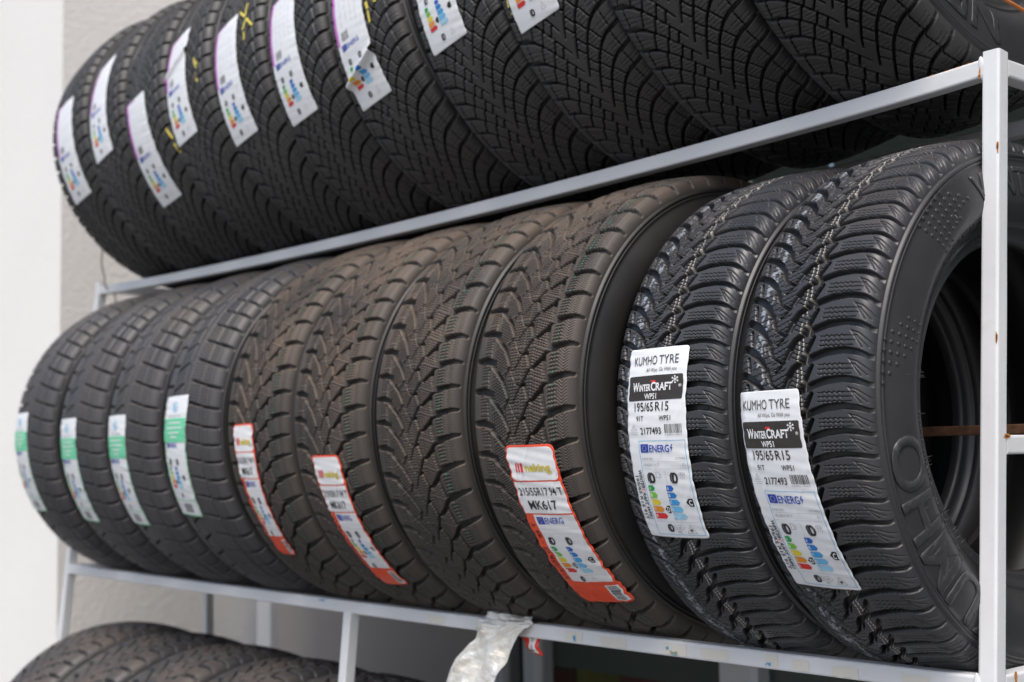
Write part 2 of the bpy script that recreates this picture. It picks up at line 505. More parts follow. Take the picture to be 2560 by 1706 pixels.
def smooth_noise(nu, nv, cu, cv, seed):
    """periodic in u"""
    g = np.random.RandomState(seed).rand(cu, cv)
    u = np.arange(nu) / nu * cu; v = np.arange(nv) / max(1, nv - 1) * (cv - 1)
    i = np.floor(u).astype(int); fu = u - i; fu = fu * fu * (3 - 2 * fu); i0 = i % cu; i1 = (i + 1) % cu
    j = np.minimum(np.floor(v).astype(int), cv - 2); fv = v - j; fv = fv * fv * (3 - 2 * fv)
    a = g[i0][:, j] * (1 - fv) + g[i0][:, j + 1] * fv
    b = g[i1][:, j] * (1 - fv) + g[i1][:, j + 1] * fv
    return a * (1 - fu[:, None]) + b * fu[:, None]

def tread_mesh(name, pr, npitch, nu, dv, pattern, material, marks=None, seed=0):
    P = 2 * math.pi * pr.R * 1000 / npitch
    nv = int(2 * pr.S * 1000 / dv) | 1
    s = np.linspace(-pr.S, pr.S, nv)
    U, S = np.meshgrid((np.arange(nu) + 0.5) / nu * P, s * 1000, indexing='ij')
    D = np.zeros_like(U)
    pattern(D, U, S, P)
    fade = np.clip((pr.S * 1000 - 1.5 - np.abs(S)) / 5.0, 0, 1)
    D = D * fade * (1 - 0.5 * np.clip((np.abs(S) - pr.S * 1000 + 34) / 26, 0, 1))
    D = np.tile(D, (npitch, 1)); n = npitch * nu
    x, r, nx, nr = pr.at(s)
    rgp = np.random.RandomState(seed + 77)
    wp = np.repeat(1.0 + 0.13 * np.sin(np.arange(npitch) / npitch * 2 * math.pi * 7 + rgp.rand() * 6) + 0.05 * (rgp.rand(npitch) - 0.5), nu)
    th = (np.cumsum(wp) - wp / 2) / wp.sum() * 2 * math.pi
    d = D / 1000 + (smooth_noise(n, nv, 40, 6, seed + 3) - 0.5) * 0.0007
    X = x[None, :] - nx[None, :] * d
    Rr_ = r[None, :] - nr[None, :] * d
    V = np.stack([X, -Rr_ * np.cos(th)[:, None], Rr_ * np.sin(th)[:, None]], -1).reshape(-1, 3)
    i = np.arange(n); j = np.arange(nv - 1)
    a = (i[:, None] * nv + j[None, :]); b = (((i + 1) % n)[:, None] * nv + j[None, :])
    F = np.stack([a, a + 1, b + 1, b], -1).reshape(-1, 4)
    tint = np.zeros((n, nv, 4), dtype=np.float32)
    if marks: marks(tint, s * 1000, n, nv, D, seed)
    me = mesh(name, V, F, material, None, False, tint.reshape(-1, 4))
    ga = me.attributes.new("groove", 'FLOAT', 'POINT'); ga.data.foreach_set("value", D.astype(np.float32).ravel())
    return me

def stripe(tint, smm, pos, w, col, alpha):
    k = np.clip((w / 2 + 0.4 - np.abs(smm[None, :] - (pos[:, None] if np.ndim(pos) else pos))) / 0.7, 0, 1) * alpha
    m = k > tint[..., 3]
    tint[..., :3] = np.where(m[..., None], np.array(col), tint[..., :3])
    tint[..., 3] = np.maximum(tint[..., 3], k)

def marks_snow(tint, s, n, nv, D, seed):
    u = np.arange(n)
    w = 0.8 * np.sin(u / 52 * 2 * math.pi) + 0.5 * np.sin(u * 0.013)
    al = 0.62 + 0.38 * smooth_noise(n, nv, 400, 12, seed)
    al = al * (smooth_noise(n, nv, 700, 4, seed + 1) > 0.22)
    al = al * np.where(D > 2.5, 0.40, 1.0)
    stripe(tint, s, 4.7 + w, 1.1, (0.62, 0.55, 0.46), al)
    stripe(tint, s, 10.2 + w, 1.1, (0.66, 0.60, 0.52), al)
    nz = smooth_noise(n, nv, 150, 40, seed + 2); nz2 = smooth_noise(n, nv, 900, 90, seed + 5)
    band = np.clip(1 - np.abs(s[None, :] + 50) / 8.5, 0, 1)
    k = np.clip((nz * 0.7 + nz2 * 0.45 - 0.56) * 7, 0, 1) * (band > 0.02) * np.clip(band * 3, 0, 1) * 0.8 * (D < 2)
    m = k > tint[..., 3]
    tint[..., :3] = np.where(m[..., None], np.array((0.36, 0.39, 0.43)), tint[..., :3])
    tint[..., 3] = np.maximum(tint[..., 3], k)

def marks_dusty(tint, s, n, nv, D, seed):
    al = np.clip((smooth_noise(n, nv, 900, 3, seed) - 0.25) * 2.2, 0, 1) * 0.85 * (D < 3)
    stripe(tint, s, 74.0, 2.2, (0.03, 0.20, 0.13), al)
    al = np.clip((smooth_noise(n, nv, 1100, 3, seed + 1) - 0.45) * 2.4, 0, 1) * 0.7 * (D < 3)
    stripe(tint, s, 46.0, 1.8, (0.30, 0.06, 0.05), al)

def marks_low(tint, s, n, nv, D, seed):
    al = np.clip((smooth_noise(n, nv, 300, 3, seed) - 0.3) * 2.2, 0, 1) * 0.45 * (D < 3)
    stripe(tint, s, 18.0, 4.0, (0.20, 0.035, 0.03), al)

def lathe(pts, material, name, seg=200, smooth=True):
    P = np.array(pts); n = len(P)
    th = np.arange(seg) / seg * 2 * math.pi
    V = np.stack([np.repeat(P[None, :, 0], seg, 0), -P[None, :, 1] * np.cos(th)[:, None], P[None, :, 1] * np.sin(th)[:, None]], -1).reshape(-1, 3)
    i = np.arange(seg); j = np.arange(n - 1)
    a = i[:, None] * n + j[None, :]; b = ((i + 1) % seg)[:, None] * n + j[None, :]
    F = np.stack([a, a + 1, b + 1, b], -1).reshape(-1, 4)
    return mesh(name, V, F, material, None, smooth)

def side_pts(pr, sec, rb, beadx):
    """right sidewall from the shoulder rib to the bead toe; (x, r)"""
    h, R, d = pr.half, pr.R, pr.drop
    r0 = R - d
    pts = [(h - 0.0005, r0 + 0.0005), (h + 0.0006, r0 - 0.0010), (h + 0.0028, r0 - 0.0016), (h + 0.0036, r0 - 0.0036), (h + 0.0028, r0 - 0.0056),
           (h + 0.0014, r0 - 0.0062), (h + 0.0030, r0 - 0.0072), (h + 0.0036, r0 - 0.0084), (h + 0.0024, r0 - 0.0096)]
    rmid = rb + (r0 - rb) * 0.52
    for t in np.linspace(0.12, 1, 9):
        r = r0 - 0.0096 + (rmid - r0 + 0.0096) * t
        pts.append((h + 0.0024 + (sec - h - 0.0024) * math.sin(t * math.pi / 2), r))
    for t in np.linspace(0.12, 0.80, 7):
        r = rmid + (rb + 0.012 - rmid) * t
        pts.append((sec - (sec - beadx) * (1 - math.cos(t * math.pi / 2)), r))
    x, r = pts[-1]
    pts += [(x + 0.0012, r - 0.0012), (x + 0.0010, r - 0.0030), (x - 0.0012, r - 0.0036), (beadx, rb + 0.008), (beadx + 0.0012, rb + 0.005), (beadx - 0.001, rb + 0.001), (beadx - 0.006, rb - 0.001), (beadx - 0.014, rb)]
    return pts

class Tyre:
    """meshes of one kind of tyre"""
    def __init__(s, R, half, xc, sec, rb, npitch, nu, dv, pattern, tread_m, side_m, marks, seed, c=0.004, drop=0.0235):
        s.R = R; s.sec = sec; s.rb = rb
        s.pr = Profile(R, half, xc, c, drop)
        s.tread = tread_mesh("tread", s.pr, npitch, nu, dv, pattern, tread_m, marks, seed)
        s.pts = side_pts(s.pr, sec, rb, sec - 0.026)
        s.right = lathe(s.pts, side_m, "sidewall")
        s.left = lathe([(-x, r) for x, r in s.pts][::-1], side_m, "sidewall")
        bx = s.pts[-1][0]
        li = [(bx, rb), (bx + 0.006, rb + 0.02), (sec - 0.013, rb + (R - rb) * 0.5), (half - 0.012, R - drop - 0.012), (half * 0.6, R - 0.016), (0, R - 0.0145)]
        s.liner = lathe(li + [(-x, r) for x, r in li[:-1]][::-1], rub_liner, "inner_liner")
    def side_x(s, r):
        P = np.array(s.pts[9:25]); return np.interp(r, P[::-1, 1], P[::-1, 0])
    def make(s, loc, rotz, roll, label, group, proto=None, lean=0.0):
        rot = Matrix.Rotation(rotz, 3, 'Z') @ Matrix.Rotation(-lean, 3, 'Y')
        base = thing("tyre", Vector(loc) - rot @ Vector((0, 0, s.R)), label, "tyre", group, rotz)
        base.rotation_euler = rot.to_euler()
        o = (0, 0, s.R)
        if proto is None:
            parts = [("tread", s.tread), ("sidewall", s.right), ("sidewall", s.left), ("inner_liner", s.liner)]
            proto = [link(n, m, base, o, (roll, 0, 0)) for n, m in parts]
        else:
            cp = []
            for p in proto:
                q = p.copy(); C.objects.link(q); q.parent = base; q.location = o; q.rotation_euler = (roll, 0, 0)
                cp.append(q)
            return base, cp
        return base, proto

# ------------------------------------------------------------------ labels stuck on treads
class Sticker:
    """a printed film wrapped round the tread; a: mm across (0 at left edge), b: mm down from the top edge"""
    def __init__(s, pr, x0, th0, w, h, skew=0.0, seed=0, taper=0.0, wr=1.0, corner=3.0, film=None, fold=None, name="paper_label"):
        s.pr, s.x0, s.th0, s.w, s.h, s.skew, s.taper, s.wr, s.fold = pr, x0, th0, w, h, skew, taper, wr, fold
        s.rg = np.random.RandomState(seed); s.ph = s.rg.rand(12) * 6.28; s.fr = s.rg.rand(12)
        s.film = film or paper_m; s.corner = corner
        s.prints = {}
        s.name = name
        s.ws = 1.0; s.lo = 0
    def map(s, ab, lift):
        a = ab[:, 0].astype(float).copy(); b = ab[:, 1].astype(float).copy()
        ph, fr = s.ph, s.fr
        ed = np.abs(a / s.w - 0.5) * 2
        env = 0.55 + 0.45 * np.sin(b * 0.043 + ph[8]) * np.sin(a * 0.05 + b * 0.021 + ph[9])
        wv = env * (np.sin(b * (0.17 + 0.06 * fr[0]) + ph[0] + a * (fr[6] - 0.5) * 0.16 + 1.6 * np.sin(b * 0.037 + ph[10])) * 0.6 + np.sin(b * (0.47 + 0.1 * fr[1]) + ph[1] - a * 0.10) * 0.35
              + np.sin(a * (0.22 + 0.1 * fr[2]) + b * 0.13 + ph[2]) * 0.35 + np.sin(a * 0.6 + b * 0.31 + ph[3]) * 0.15)
        cre = np.exp(-((a * 0.8 + b * 0.5 - s.w * (0.4 + fr[4]) - 30 * fr[5]) % 47 - 20) ** 2 / 6.0) * 0.7
        rise = s.wr * (0.0010 + 0.00075 * wv * (0.45 + 0.75 * ed ** 2) + 0.0009 * cre)
        if s.fold:
            f0, amp = s.fold
            rise = rise + amp * np.exp(-((b + 0.35 * (a - s.w / 2) - f0) / 7.0) ** 2)
        wob = s.wr * (0.5 * np.sin(b * 0.21 + ph[6]) + 0.35 * np.sin(b * 0.52 + ph[7])) * (0.35 + 0.65 * ed)
        wd = 1 - s.taper * np.clip(b / s.h, 0, 1)
        x = s.x0 + (s.skew * b + (s.w / 2 + (a - s.w / 2) * wd) * s.ws + wob) / 1000
        r = s.pr.r_at(x) + 0.0006 + np.maximum(rise, 0.0002) + lift
        th = s.th0 - b / 1000 / s.pr.R
        return np.stack([x, -r * np.cos(th), r * np.sin(th)], -1)
    def poly(s, pts, m, layer=1, part="printed_panel", sub=1.7):
        V, F = subdiv(np.array(pts, float), [list(range(len(pts)))], sub)
        s._add(V, F, m, layer, part)
    def _add(s, V, F, m, layer, part):
        if part == "pictogram":
            b = float(np.mean(V[:, 1])) / s.h
            part = "logo_mark" if b < 0.33 else "snow_symbol" if b < 0.46 else "grid_lines" if b < 0.60 else "tyre_symbol" if b < 0.76 else "class_mark" if b < 0.88 else "noise_symbol"
        g = s.prints.setdefault(part, Geo())
        g.add(s.map(V, 0.0002 + 0.00032 * (layer + s.lo)), F, m)
    def rect(s, a0, b0, a1, b1, m, layer=1, part="printed_panel", rad=0.0):
        if rad <= 0:
            s.poly([(a0, b0), (a0, b1), (a1, b1), (a1, b0)], m, layer, part)
        else:
            pts = []
            for cx, cy, t0 in ((a1 - rad, b1 - rad, 0), (a0 + rad, b1 - rad, 90), (a0 + rad, b0 + rad, 180), (a1 - rad, b0 + rad, 270)):
                for t in (0, 30, 60, 90):
                    pts.append((cx + rad * math.cos(R_(t0 + t)), cy + rad * math.sin(R_(t0 + t))))
            s.poly(pts[::-1], m, layer, part)
    def frame(s, a0, b0, a1, b1, t, m, layer=1, part="printed_panel"):
        s.rect(a0, b0, a1, b0 + t, m, layer, part); s.rect(a0, b1 - t, a1, b1, m, layer, part)
        s.rect(a0, b0 + t, a0 + t, b1 - t, m, layer, part); s.rect(a1 - t, b0 + t, a1, b1 - t, m, layer, part)
    def text(s, st, a, b, cap, width, m, bold=0.012, shear=0.0, layer=2, part="lettering", rot=0):
        """cap height and total width in mm; (a, b) left end of the baseline; rot 90 = reading downwards, -90 = upwards"""
        if part == "lettering":
            part = "edge_lettering" if rot else "heading" if b < 32 else "badge_lettering" if b < 63 else "size_lettering" if b < 92 else "code_lettering" if b < 106 else "small_print" if b < 160 else "class_letters" if b < 210 else "noise_lettering"
        V, F = text_geo(st, bold, shear)
        if not len(V): return
        k = V.copy()
        k[:, 0] *= width / max(1e-6, V[:, 0].max()); k[:, 1] *= cap / 0.69
        if rot == 0: ab = np.stack([a + k[:, 0], b - k[:, 1]], -1)
        elif rot == 90: ab = np.stack([a + k[:, 1], b + k[:, 0]], -1)
        else: ab = np.stack([a - k[:, 1], b - k[:, 0]], -1)
        ab2, F2 = subdiv(ab, F, 4.0)
        s._add(ab2, F2, m, layer, part)
    def ring(s, a, b, ra, rb_, t, m, layer=2, part="pictogram", n=20):
        V = []; F = []
        for i in range(n):
            c, q = math.cos(2 * math.pi * i / n), math.sin(2 * math.pi * i / n)
            V += [(a + ra * c, b + rb_ * q), (a + (ra - t) * c, b + (rb_ - t) * q)]
        for i in range(n):
            j = (i + 1) % n; F.append([2 * i, 2 * j, 2 * j + 1, 2 * i + 1])
        s._add(np.array(V), F, m, layer, part)
    def line(s, a0, b0, a1, b1, t, m, layer=2, part="pictogram"):
        d = math.hypot(a1 - a0, b1 - b0); nx, ny = -(b1 - b0) / d * t / 2, (a1 - a0) / d * t / 2
        s.poly([(a0 + nx, b0 + ny), (a1 + nx, b1 + ny), (a1 - nx, b1 - ny), (a0 - nx, b0 - ny)], m, layer, part, 8.0)
    def arrow(s, a, b, w, h, m, letter=None, left=False, part="energy_scale"):
        tip = h * 0.42
        if left: pts = [(a, b), (a + tip, b - h / 2), (a + w, b - h / 2), (a + w, b + h / 2), (a + tip, b + h / 2)]
        else: pts = [(a, b - h / 2), (a + w - tip, b - h / 2), (a + w, b), (a + w - tip, b + h / 2), (a, b + h / 2)]
        s.poly(pts, m, 1, part)
        if letter:
            c = h * (0.62 if left else 0.5)
            s.text(letter, a + (w * 0.42 if left else 1.2), b + c / 2, c, c * 0.7, I_white, 0.02, 0, 2, "lettering")
    def tyre_icon(s, a, b, h):
        s.ring(a, b, h * 0.32, h * 0.5, h * 0.20, I_black)
        s.poly([(a - h * 0.34, b - h * 0.22), (a - h * 0.10, b - h * 0.5), (a - h * 0.32, b - h * 0.5), (a - h * 0.52, b - h * 0.25), (a - h * 0.52, b + h * 0.25), (a - h * 0.32, b + h * 0.5), (a - h * 0.10, b + h * 0.5), (a - h * 0.34, b + h * 0.22)], I_soft, 2, "pictogram")
    def flag(s, a, b, w, h):
        s.rect(a, b, a + w, b + h, I_flag, 1, "printed_panel")
        for i in range(12):
            t = i * math.pi / 6; ca, cb, q = a + w / 2 + h * 0.30 * math.cos(t), b + h / 2 + h * 0.30 * math.sin(t), h * 0.05
            s.poly([(ca - q, cb), (ca, cb + q), (ca + q, cb), (ca, cb - q)], I_star, 2, "printed_panel")
    def barcode(s, a, b, w, h, seed=1):
        rg = random.Random(seed); x = a
        while x < a + w:
            t = rg.choice((0.35, 0.6, 0.9)); s.rect(x, b, min(a + w, x + t), b + h, I_black, 1, "barcode"); x += t + rg.choice((0.5, 0.8, 1.1))
    def barcode_v(s, a, b, w, h, seed=1):
        rg = random.Random(seed); y = b
        while y < b + h:
            t = rg.choice((0.5, 0.8, 1.2)); s.rect(a, y, a + w, min(b + h, y + t), I_black, 1, "barcode"); y += t + rg.choice((0.6, 0.9, 1.3))
    def energy(s, a0, b0, k, big=True, lab="D", lab2="C", rowd=3, rowc=2):
        """the two columns of class arrows; k scales lengths"""
        gs = (I_g1, I_g2, I_y, I_o, I_red); bs = (I_b1, I_b2, I_b3, I_b4, I_b5)
        for i in range(5):
            s.arrow(a0, b0 + i * 8.6 * k, (9 + 2.2 * i) * k, 7.0 * k, gs[i], "ABCDE"[i] if big else None)
            s.arrow(a0 + 26 * k, b0 + i * 8.6 * k, (10 + 2.2 * i) * k, 7.0 * k, bs[i], "ABCDE"[i] if big else None)
        s.arrow(a0 + 17.0 * k, b0 + rowd * 8.6 * k, 7.5 * k, 9 * k, I_black, lab if big else None, True)
        s.arrow(a0 + 49 * k, b0 + rowc * 8.6 * k, 9.5 * k, 9.5 * k, I_black, lab2 if big else None, True)
    def build(s, base, z):
        na, nb = int(s.w / 1.3), int(s.h / 1.3)
        A, B = np.meshgrid(np.linspace(0, s.w, na + 1), np.linspace(0, s.h, nb + 1), indexing='ij')
        ab = np.stack([A.ravel(), B.ravel()], -1)
        # round the corners by pulling grid corners in
        c = s.corner
        if c > 0:
            for ca, cb, sa, sb in ((c, c, -1, -1), (s.w - c, c, 1, -1), (c, s.h - c, -1, 1), (s.w - c, s.h - c, 1, 1)):
                d = ab - np.array([ca, cb]); m = (d[:, 0] * sa > 0) & (d[:, 1] * sb > 0); ln = np.hypot(d[:, 0], d[:, 1])
                k = np.where(m & (ln > 1e-6), np.maximum(np.abs(d[:, 0]), np.abs(d[:, 1])) / np.maximum(ln, 1e-6), 1.0)
                ab = np.array([ca, cb]) + d * k[:, None]
        i = np.arange(na); j = np.arange(nb)
        q = (i[:, None] * (nb + 1) + j[None, :])
        F = np.stack([q, q + 1, q + nb + 2, q + nb + 1], -1).reshape(-1, 4)
        me = mesh(s.name, s.map(ab, 0.0), F, s.film, None, True)
        o = link(s.name, me, base, (0, 0, z))
        sol = o.modifiers.new("film", 'SOLIDIFY'); sol.thickness = 0.0001; sol.offset = 0
        for part, g in s.prints.items():
            g.build(part, o, smooth=True)
        return o

def label_snow(pr, x0, th0, skew, seed, ws):
    s = Sticker(pr, x0, th0, 84, 228, skew, seed, wr=0.8, corner=3.5); s.ws = ws
    s.text("KUMHO", 8, 20, 10.5, 34, I_soft, 0.0); s.text("TYRE", 45, 20, 10.5, 27, I_soft, 0.0)
    s.text("All-Ways, Go With you", 27, 28.5, 4.4, 44, I_soft, -0.002, 0.35)
    s.rect(3, 33, 80, 62, I_brown, 1, "printed_panel", 2.0)
    s.text("W", 9, 51, 10, 9.5, I_white, 0.03, 0.0); s.text("INTER", 19, 51, 7.6, 17, I_white, 0.03)
    s.text("C", 36.5, 51, 9.6, 6.5, I_white, 0.03); s.text("RAFT", 43.5, 51, 8.6, 22.5, I_white, 0.03)
    s.rect(36, 39, 42.5, 41.2, I_red, 2, "printed_panel")
    s.text("WP51", 27.5, 60.5, 6.2, 17, I_white, 0.02)
    for (ca, cb, q) in ((69.5, 39.5, 4.8), (76.3, 46.5, 2.0)):
        for k in range(6):
            t = k * math.pi / 3 + 0.5; ex, ey = ca + q * math.cos(t), cb + q * math.sin(t)
            s.line(ca, cb, ex, ey, q * 0.16, I_white)
            for w in (-0.7, 0.7):
                mx, my = ca + 0.6 * q * math.cos(t), cb + 0.6 * q * math.sin(t)
                s.line(mx, my, mx + 0.36 * q * math.cos(t + w), my + 0.36 * q * math.sin(t + w), q * 0.14, I_white)
    s.text("195/65", 12, 74.5, 10.2, 28, I_black, 0.006); s.text("R15", 43, 74.5, 10.2, 19, I_black, 0.006)
    s.text("91T", 15, 86, 5.8, 10, I_black, 0.008); s.text("WP51", 48, 86, 5.8, 16, I_black, 0.008)
    s.text("2177493", 20, 101.5, 7.6, 30, I_black, 0.012)
    s.barcode(55, 90.5, 23, 10.5, seed); s.text("8 808956 142655", 55, 103.6, 1.7, 23, I_grey, 0.0)
    # small triangle with snowflake, two tiny lines of print
    s.line(6.5, 97, 10.5, 90, 0.35, I_grey); s.line(10.5, 90, 14.5, 97, 0.35, I_grey); s.line(6.5, 97, 14.5, 97, 0.35, I_grey)
    s.line(10.5, 93, 10.5, 96.4, 0.3, I_grey); s.line(9, 94, 12, 95.6, 0.3, I_grey)
    for q in (99, 101): s.line(5, q, 15.5, q, 0.5, I_lgrey)
    s.frame(15.5, 109, 81, 224, 0.55, I_cyan)
    s.flag(18, 113, 11.5, 10); s.text("ENERG", 31, 122.5, 8.4, 28.5, I_flag, 0.012)
    s.poly([(63.0, 113.5), (60.6, 118.3), (62.4, 118.3), (60.9, 123.0), (64.4, 117.2), (62.5, 117.2), (64.2, 113.5)], I_flag, 2, "pictogram")
    s.text("KUMHO WP51", 18, 131.5, 2.4, 16, I_grey, 0); s.text("2177493", 66, 131.5, 2.6, 13, I_grey, 0)
    s.line(17.5, 133.5, 79, 133.5, 0.3, I_lgrey); s.text("195/65R15 91 T", 19, 139.0, 3.2, 23, I_grey, 0); s.text("C1", 74, 139.0, 3.0, 4, I_grey, 0)
    s.line(17.5, 142.0, 79, 142.0, 0.3, I_lgrey); s.line(49, 144, 49, 208, 0.25, I_lgrey)
    s.tyre_icon(29, 153, 13); s.tyre_icon(61, 153, 13)
    s.frame(35, 146, 40, 153, 0.4, I_grey); s.line(40, 148, 42, 148, 0.4, I_grey); s.line(42, 148, 42, 153, 0.4, I_grey)
    for (ca, q) in ((69, 1.6), (71.5, 2.2), (74, 1.6)): s.ring(ca, 148.5, q, q, 0.35, I_grey)
    for ca in (69, 71.5, 74): s.line(ca, 151.5, ca - 0.6, 154.5, 0.35, I_grey)
    s.energy(20, 165.5, 1.0)
    s.line(17.5, 207, 79, 207, 0.3, I_lgrey)
    s.tyre_icon(38, 215, 10)
    s.line(43, 217, 43, 211, 0.35, I_grey); s.line(43, 211, 53, 211, 0.35, I_grey); s.line(53, 211, 57, 214, 0.35, I_grey); s.line(57, 214, 53, 217, 0.35, I_grey); s.line(53, 217, 43, 217, 0.35, I_grey)
    s.text("70 dB", 44, 215.4, 2.6, 8, I_grey, 0); s.text("ABC", 45, 221, 2.4, 6, I_grey, 0)
    s.line(59, 221, 65, 210.5, 0.4, I_grey); s.line(65, 210.5, 71, 221, 0.4, I_grey); s.line(59, 221, 71, 221, 0.4, I_grey)
    for k in range(3):
        t = k * math.pi / 3; s.line(65 - 2.4 * math.cos(t), 217.5 - 2.4 * math.sin(t), 65 + 2.4 * math.cos(t), 217.5 + 2.4 * math.sin(t), 0.7, I_black)
    s.text("WINTER", 9.5, 144, 4.6, 22, I_black, 0.02, 0.2, 2, "lettering", 90); s.text("C", 9.5, 166.6, 4.6, 3.6, I_red, 0.02, 0.2, 2, "lettering", 90)
    s.text("RAFT WP51", 9.5, 171, 4.6, 34, I_black, 0.02, 0.2, 2, "lettering", 90)
    s.text("195/65 R15 91T", 3.4, 151, 4.6, 55, I_black, 0.012, 0.0, 2, "lettering", 90)
    return s

def label_orange(pr, x0, th0, w, skew, taper, seed):
    h = 240; q = w / 85.0
    s = Sticker(pr, x0, th0, w, h, skew, seed, taper, wr=1.5, corner=8.0, film=orange_m); s.ws = 1.06
    s.rect(2.6, 2.6, w - 2.6, 46, I_white, 1, "printed_panel", 7); s.rect(2.6, 48, w - 2.6, 91, I_white, 1, "printed_panel")
    s.rect(15 * q, 93, w - 2.6, 199, I_white, 1, "printed_panel")
    s.lo = 1      # everything below is printed on the white panels
    for k in range(3):
        s.poly([((12 + 4.6 * k) * q, 35), ((14 + 4.6 * k) * q, 23), ((16.6 + 4.6 * k + (2 if k == 2 else 0)) * q, 23), ((14.6 + 4.6 * k + (2 if k == 2 else 0)) * q, 35)], I_red, 2, "pictogram")
    s.text("neking", 30 * q, 34, 10, 43 * q, I_gold, 0.03)
    s.text("215/55R17", 7 * q, 66, 10.5, 50 * q, I_black, 0.006); s.text("94 T", 60 * q, 66, 10.5, 20 * q, I_black, 0.006)
    s.text("MK617", 17 * q, 85, 12, 48 * q, I_black, 0.012)
    s.flag(19 * q, 96, 12 * q, 10.5); s.text("ENERG", 33 * q, 105.5, 8.6, 30 * q, I_flag, 0.006)
    s.line(17 * q, 113, w - 4, 113, 0.3, I_lgrey); s.line(17 * q, 120, w - 4, 120, 0.3, I_lgrey)
    s.tyre_icon(28 * q, 131, 12); s.tyre_icon(57 * q, 131, 12)
    s.energy(19 * q, 143.5, 0.98 * q + 0.0)
    s.line(17 * q, 186, w - 4, 186, 0.3, I_lgrey); s.tyre_icon(38 * q, 193, 9); s.line(54, 197, 58, 189, 0.4, I_grey); s.line(58, 189, 62, 197, 0.4, I_grey)
    s.text("215/55R17 - 94 T", 11.5 * q, 196, 6.0, 92, I_black, 0.008, 0, 2, "lettering", -90)
    s.lo = 0
    s.rect(w - 24 * q, 206, w - 3.5, 236, I_white, 1, "printed_panel"); s.lo = 1; s.barcode_v(w - 21 * q, 208, 15 * q, 26, seed)
    return s

def label_green(pr, x0, th0, w, skew, taper, seed):
    h = 226
    s = Sticker(pr, x0, th0, w, h, skew, seed, taper, wr=0.9, corner=3.0); s.ws = 1.10
    s.frame(0.6, 44, w - 0.6, h - 0.6, 2.0, I_edge)
    s.ring(w * 0.5, 20, 11, 9.5, 2.4, I_b5); s.ring(w * 0.5 - 2, 21, 5, 4.5, 2.0, I_b4)
    s.text("SAILUN", w * 0.2, 37, 4.0, w * 0.6, I_lgrey, 0.0) if False else s.line(w * 0.2, 36, w * 0.8, 36, 1.6, I_lgrey)
    s.rect(0.8, 41, w - 0.8, 84, I_mint, 2, "printed_panel")
    for b, k in ((49, 0.62), (58, 0.72), (67, 0.5), (75, 0.3)): s.line(w * (0.5 - k / 2), b, w * (0.5 + k / 2), b, 2.4, I_white, 3)
    s.flag(11, 85, 12, 9); s.text("ENERG", 26, 93.5, 7.5, 30, I_flag, 0.01)
    for b in (101, 108): s.line(8, b, w - 8, b, 0.3, I_lgrey)
    s.tyre_icon(24, 120, 12); s.tyre_icon(54, 120, 12)
    s.energy(13, 132, 1.0, False); s.tyre_icon(44, 184, 9); s.line(60, 188, 64, 179, 0.4, I_grey); s.line(64, 179, 68, 188, 0.4, I_grey)
    s.line(3, 193, w - 3, 193, 1.2, I_edge); s.barcode(w * 0.36, 200, w * 0.36, 18, seed)
    return s

def label_white(pr, x0, th0, w, h, skew, seed, fold=None, cut=0.0):
    """long white label with a magenta strip; cut: mm missing at the top (folded away)"""
    s = Sticker(pr, x0, th0, w, h, skew, seed, wr=0.7, corner=3.0, fold=fold); s.ws = 1.08
    o = h - 240
    if o > -95:
        s.rect(0.8, 1.2, w * 0.5, 3.2, I_mag, 1, "printed_panel"); s.rect(0.8, 3.2, 7.2, 126 + o, I_mag, 1, "printed_panel")
        rg = random.Random(seed)
        for a in (22, 36, 50, 62):
            b = max(8, 20 + o)
            while b < 96 + o:
                e = b + rg.uniform(5, 16); s.line(a, b, a, e, 0.9, I_lgrey); b = e + rg.uniform(2, 6)
        s.barcode(16, 108 + o, 18, 15, seed)
    s.flag(10, 128 + o, 13, 11); s.text("ENERG", 25, 138 + o, 8, 32, I_flag, 0.006)
    for b in (146, 152): s.line(8, b + o, w - 8, b + o, 0.25, I_lgrey)
    s.tyre_icon(22, 160 + o, 10); s.tyre_icon(50, 160 + o, 10)
    s.energy(14, 172 + o, 0.95, False)
    s.tyre_icon(36, 224 + o, 10); s.line(52, 228 + o, 56, 218 + o, 0.4, I_grey); s.line(56, 218 + o, 60, 228 + o, 0.4, I_grey); s.line(52, 228 + o, 60, 228 + o, 0.4, I_grey)
    return s

def side_text(tyre, base, st, phi0, phi1, r0, r1, m, name="raised_lettering", bold=0.02):
    """letters standing proud of the right sidewall; phi clockwise from the top seen from outside, tops outwards"""
    V, F = text_geo(st, bold)
    k = V.copy(); k[:, 0] /= V[:, 0].max(); k[:, 1] /= 0.69
    k[:, 0] *= 300; k[:, 1] *= 50
    k, F = subdiv(k, F, 9.0)
    phi = R_(phi0) + (R_(phi1) - R_(phi0)) * k[:, 0] / 300
    r = r0 + (r1 - r0) * k[:, 1] / 50
    x = tyre.side_x(r) + 0.0006
    W = np.stack([x, r * np.sin(phi), r * np.cos(phi)], -1)
    o = link(name, mesh(name, W, F, m, None, True), base, (0, 0, 0))
    sol = o.modifiers.new("relief", 'SOLIDIFY'); sol.thickness = 0.0009; sol.offset = 0
    return o

# ------------------------------------------------------------------ the building behind
ground_m = plaster("dark_paving", (0.17, 0.165, 0.16), 0.4, 30)
g = Geo(); g.add([(-60, -60, -1.05), (60, -60, -1.05), (60, 60, -1.05), (-60, 60, -1.05)], [[0, 1, 2, 3]], ground_m)
tag(g.build("pavement"), kind="structure")

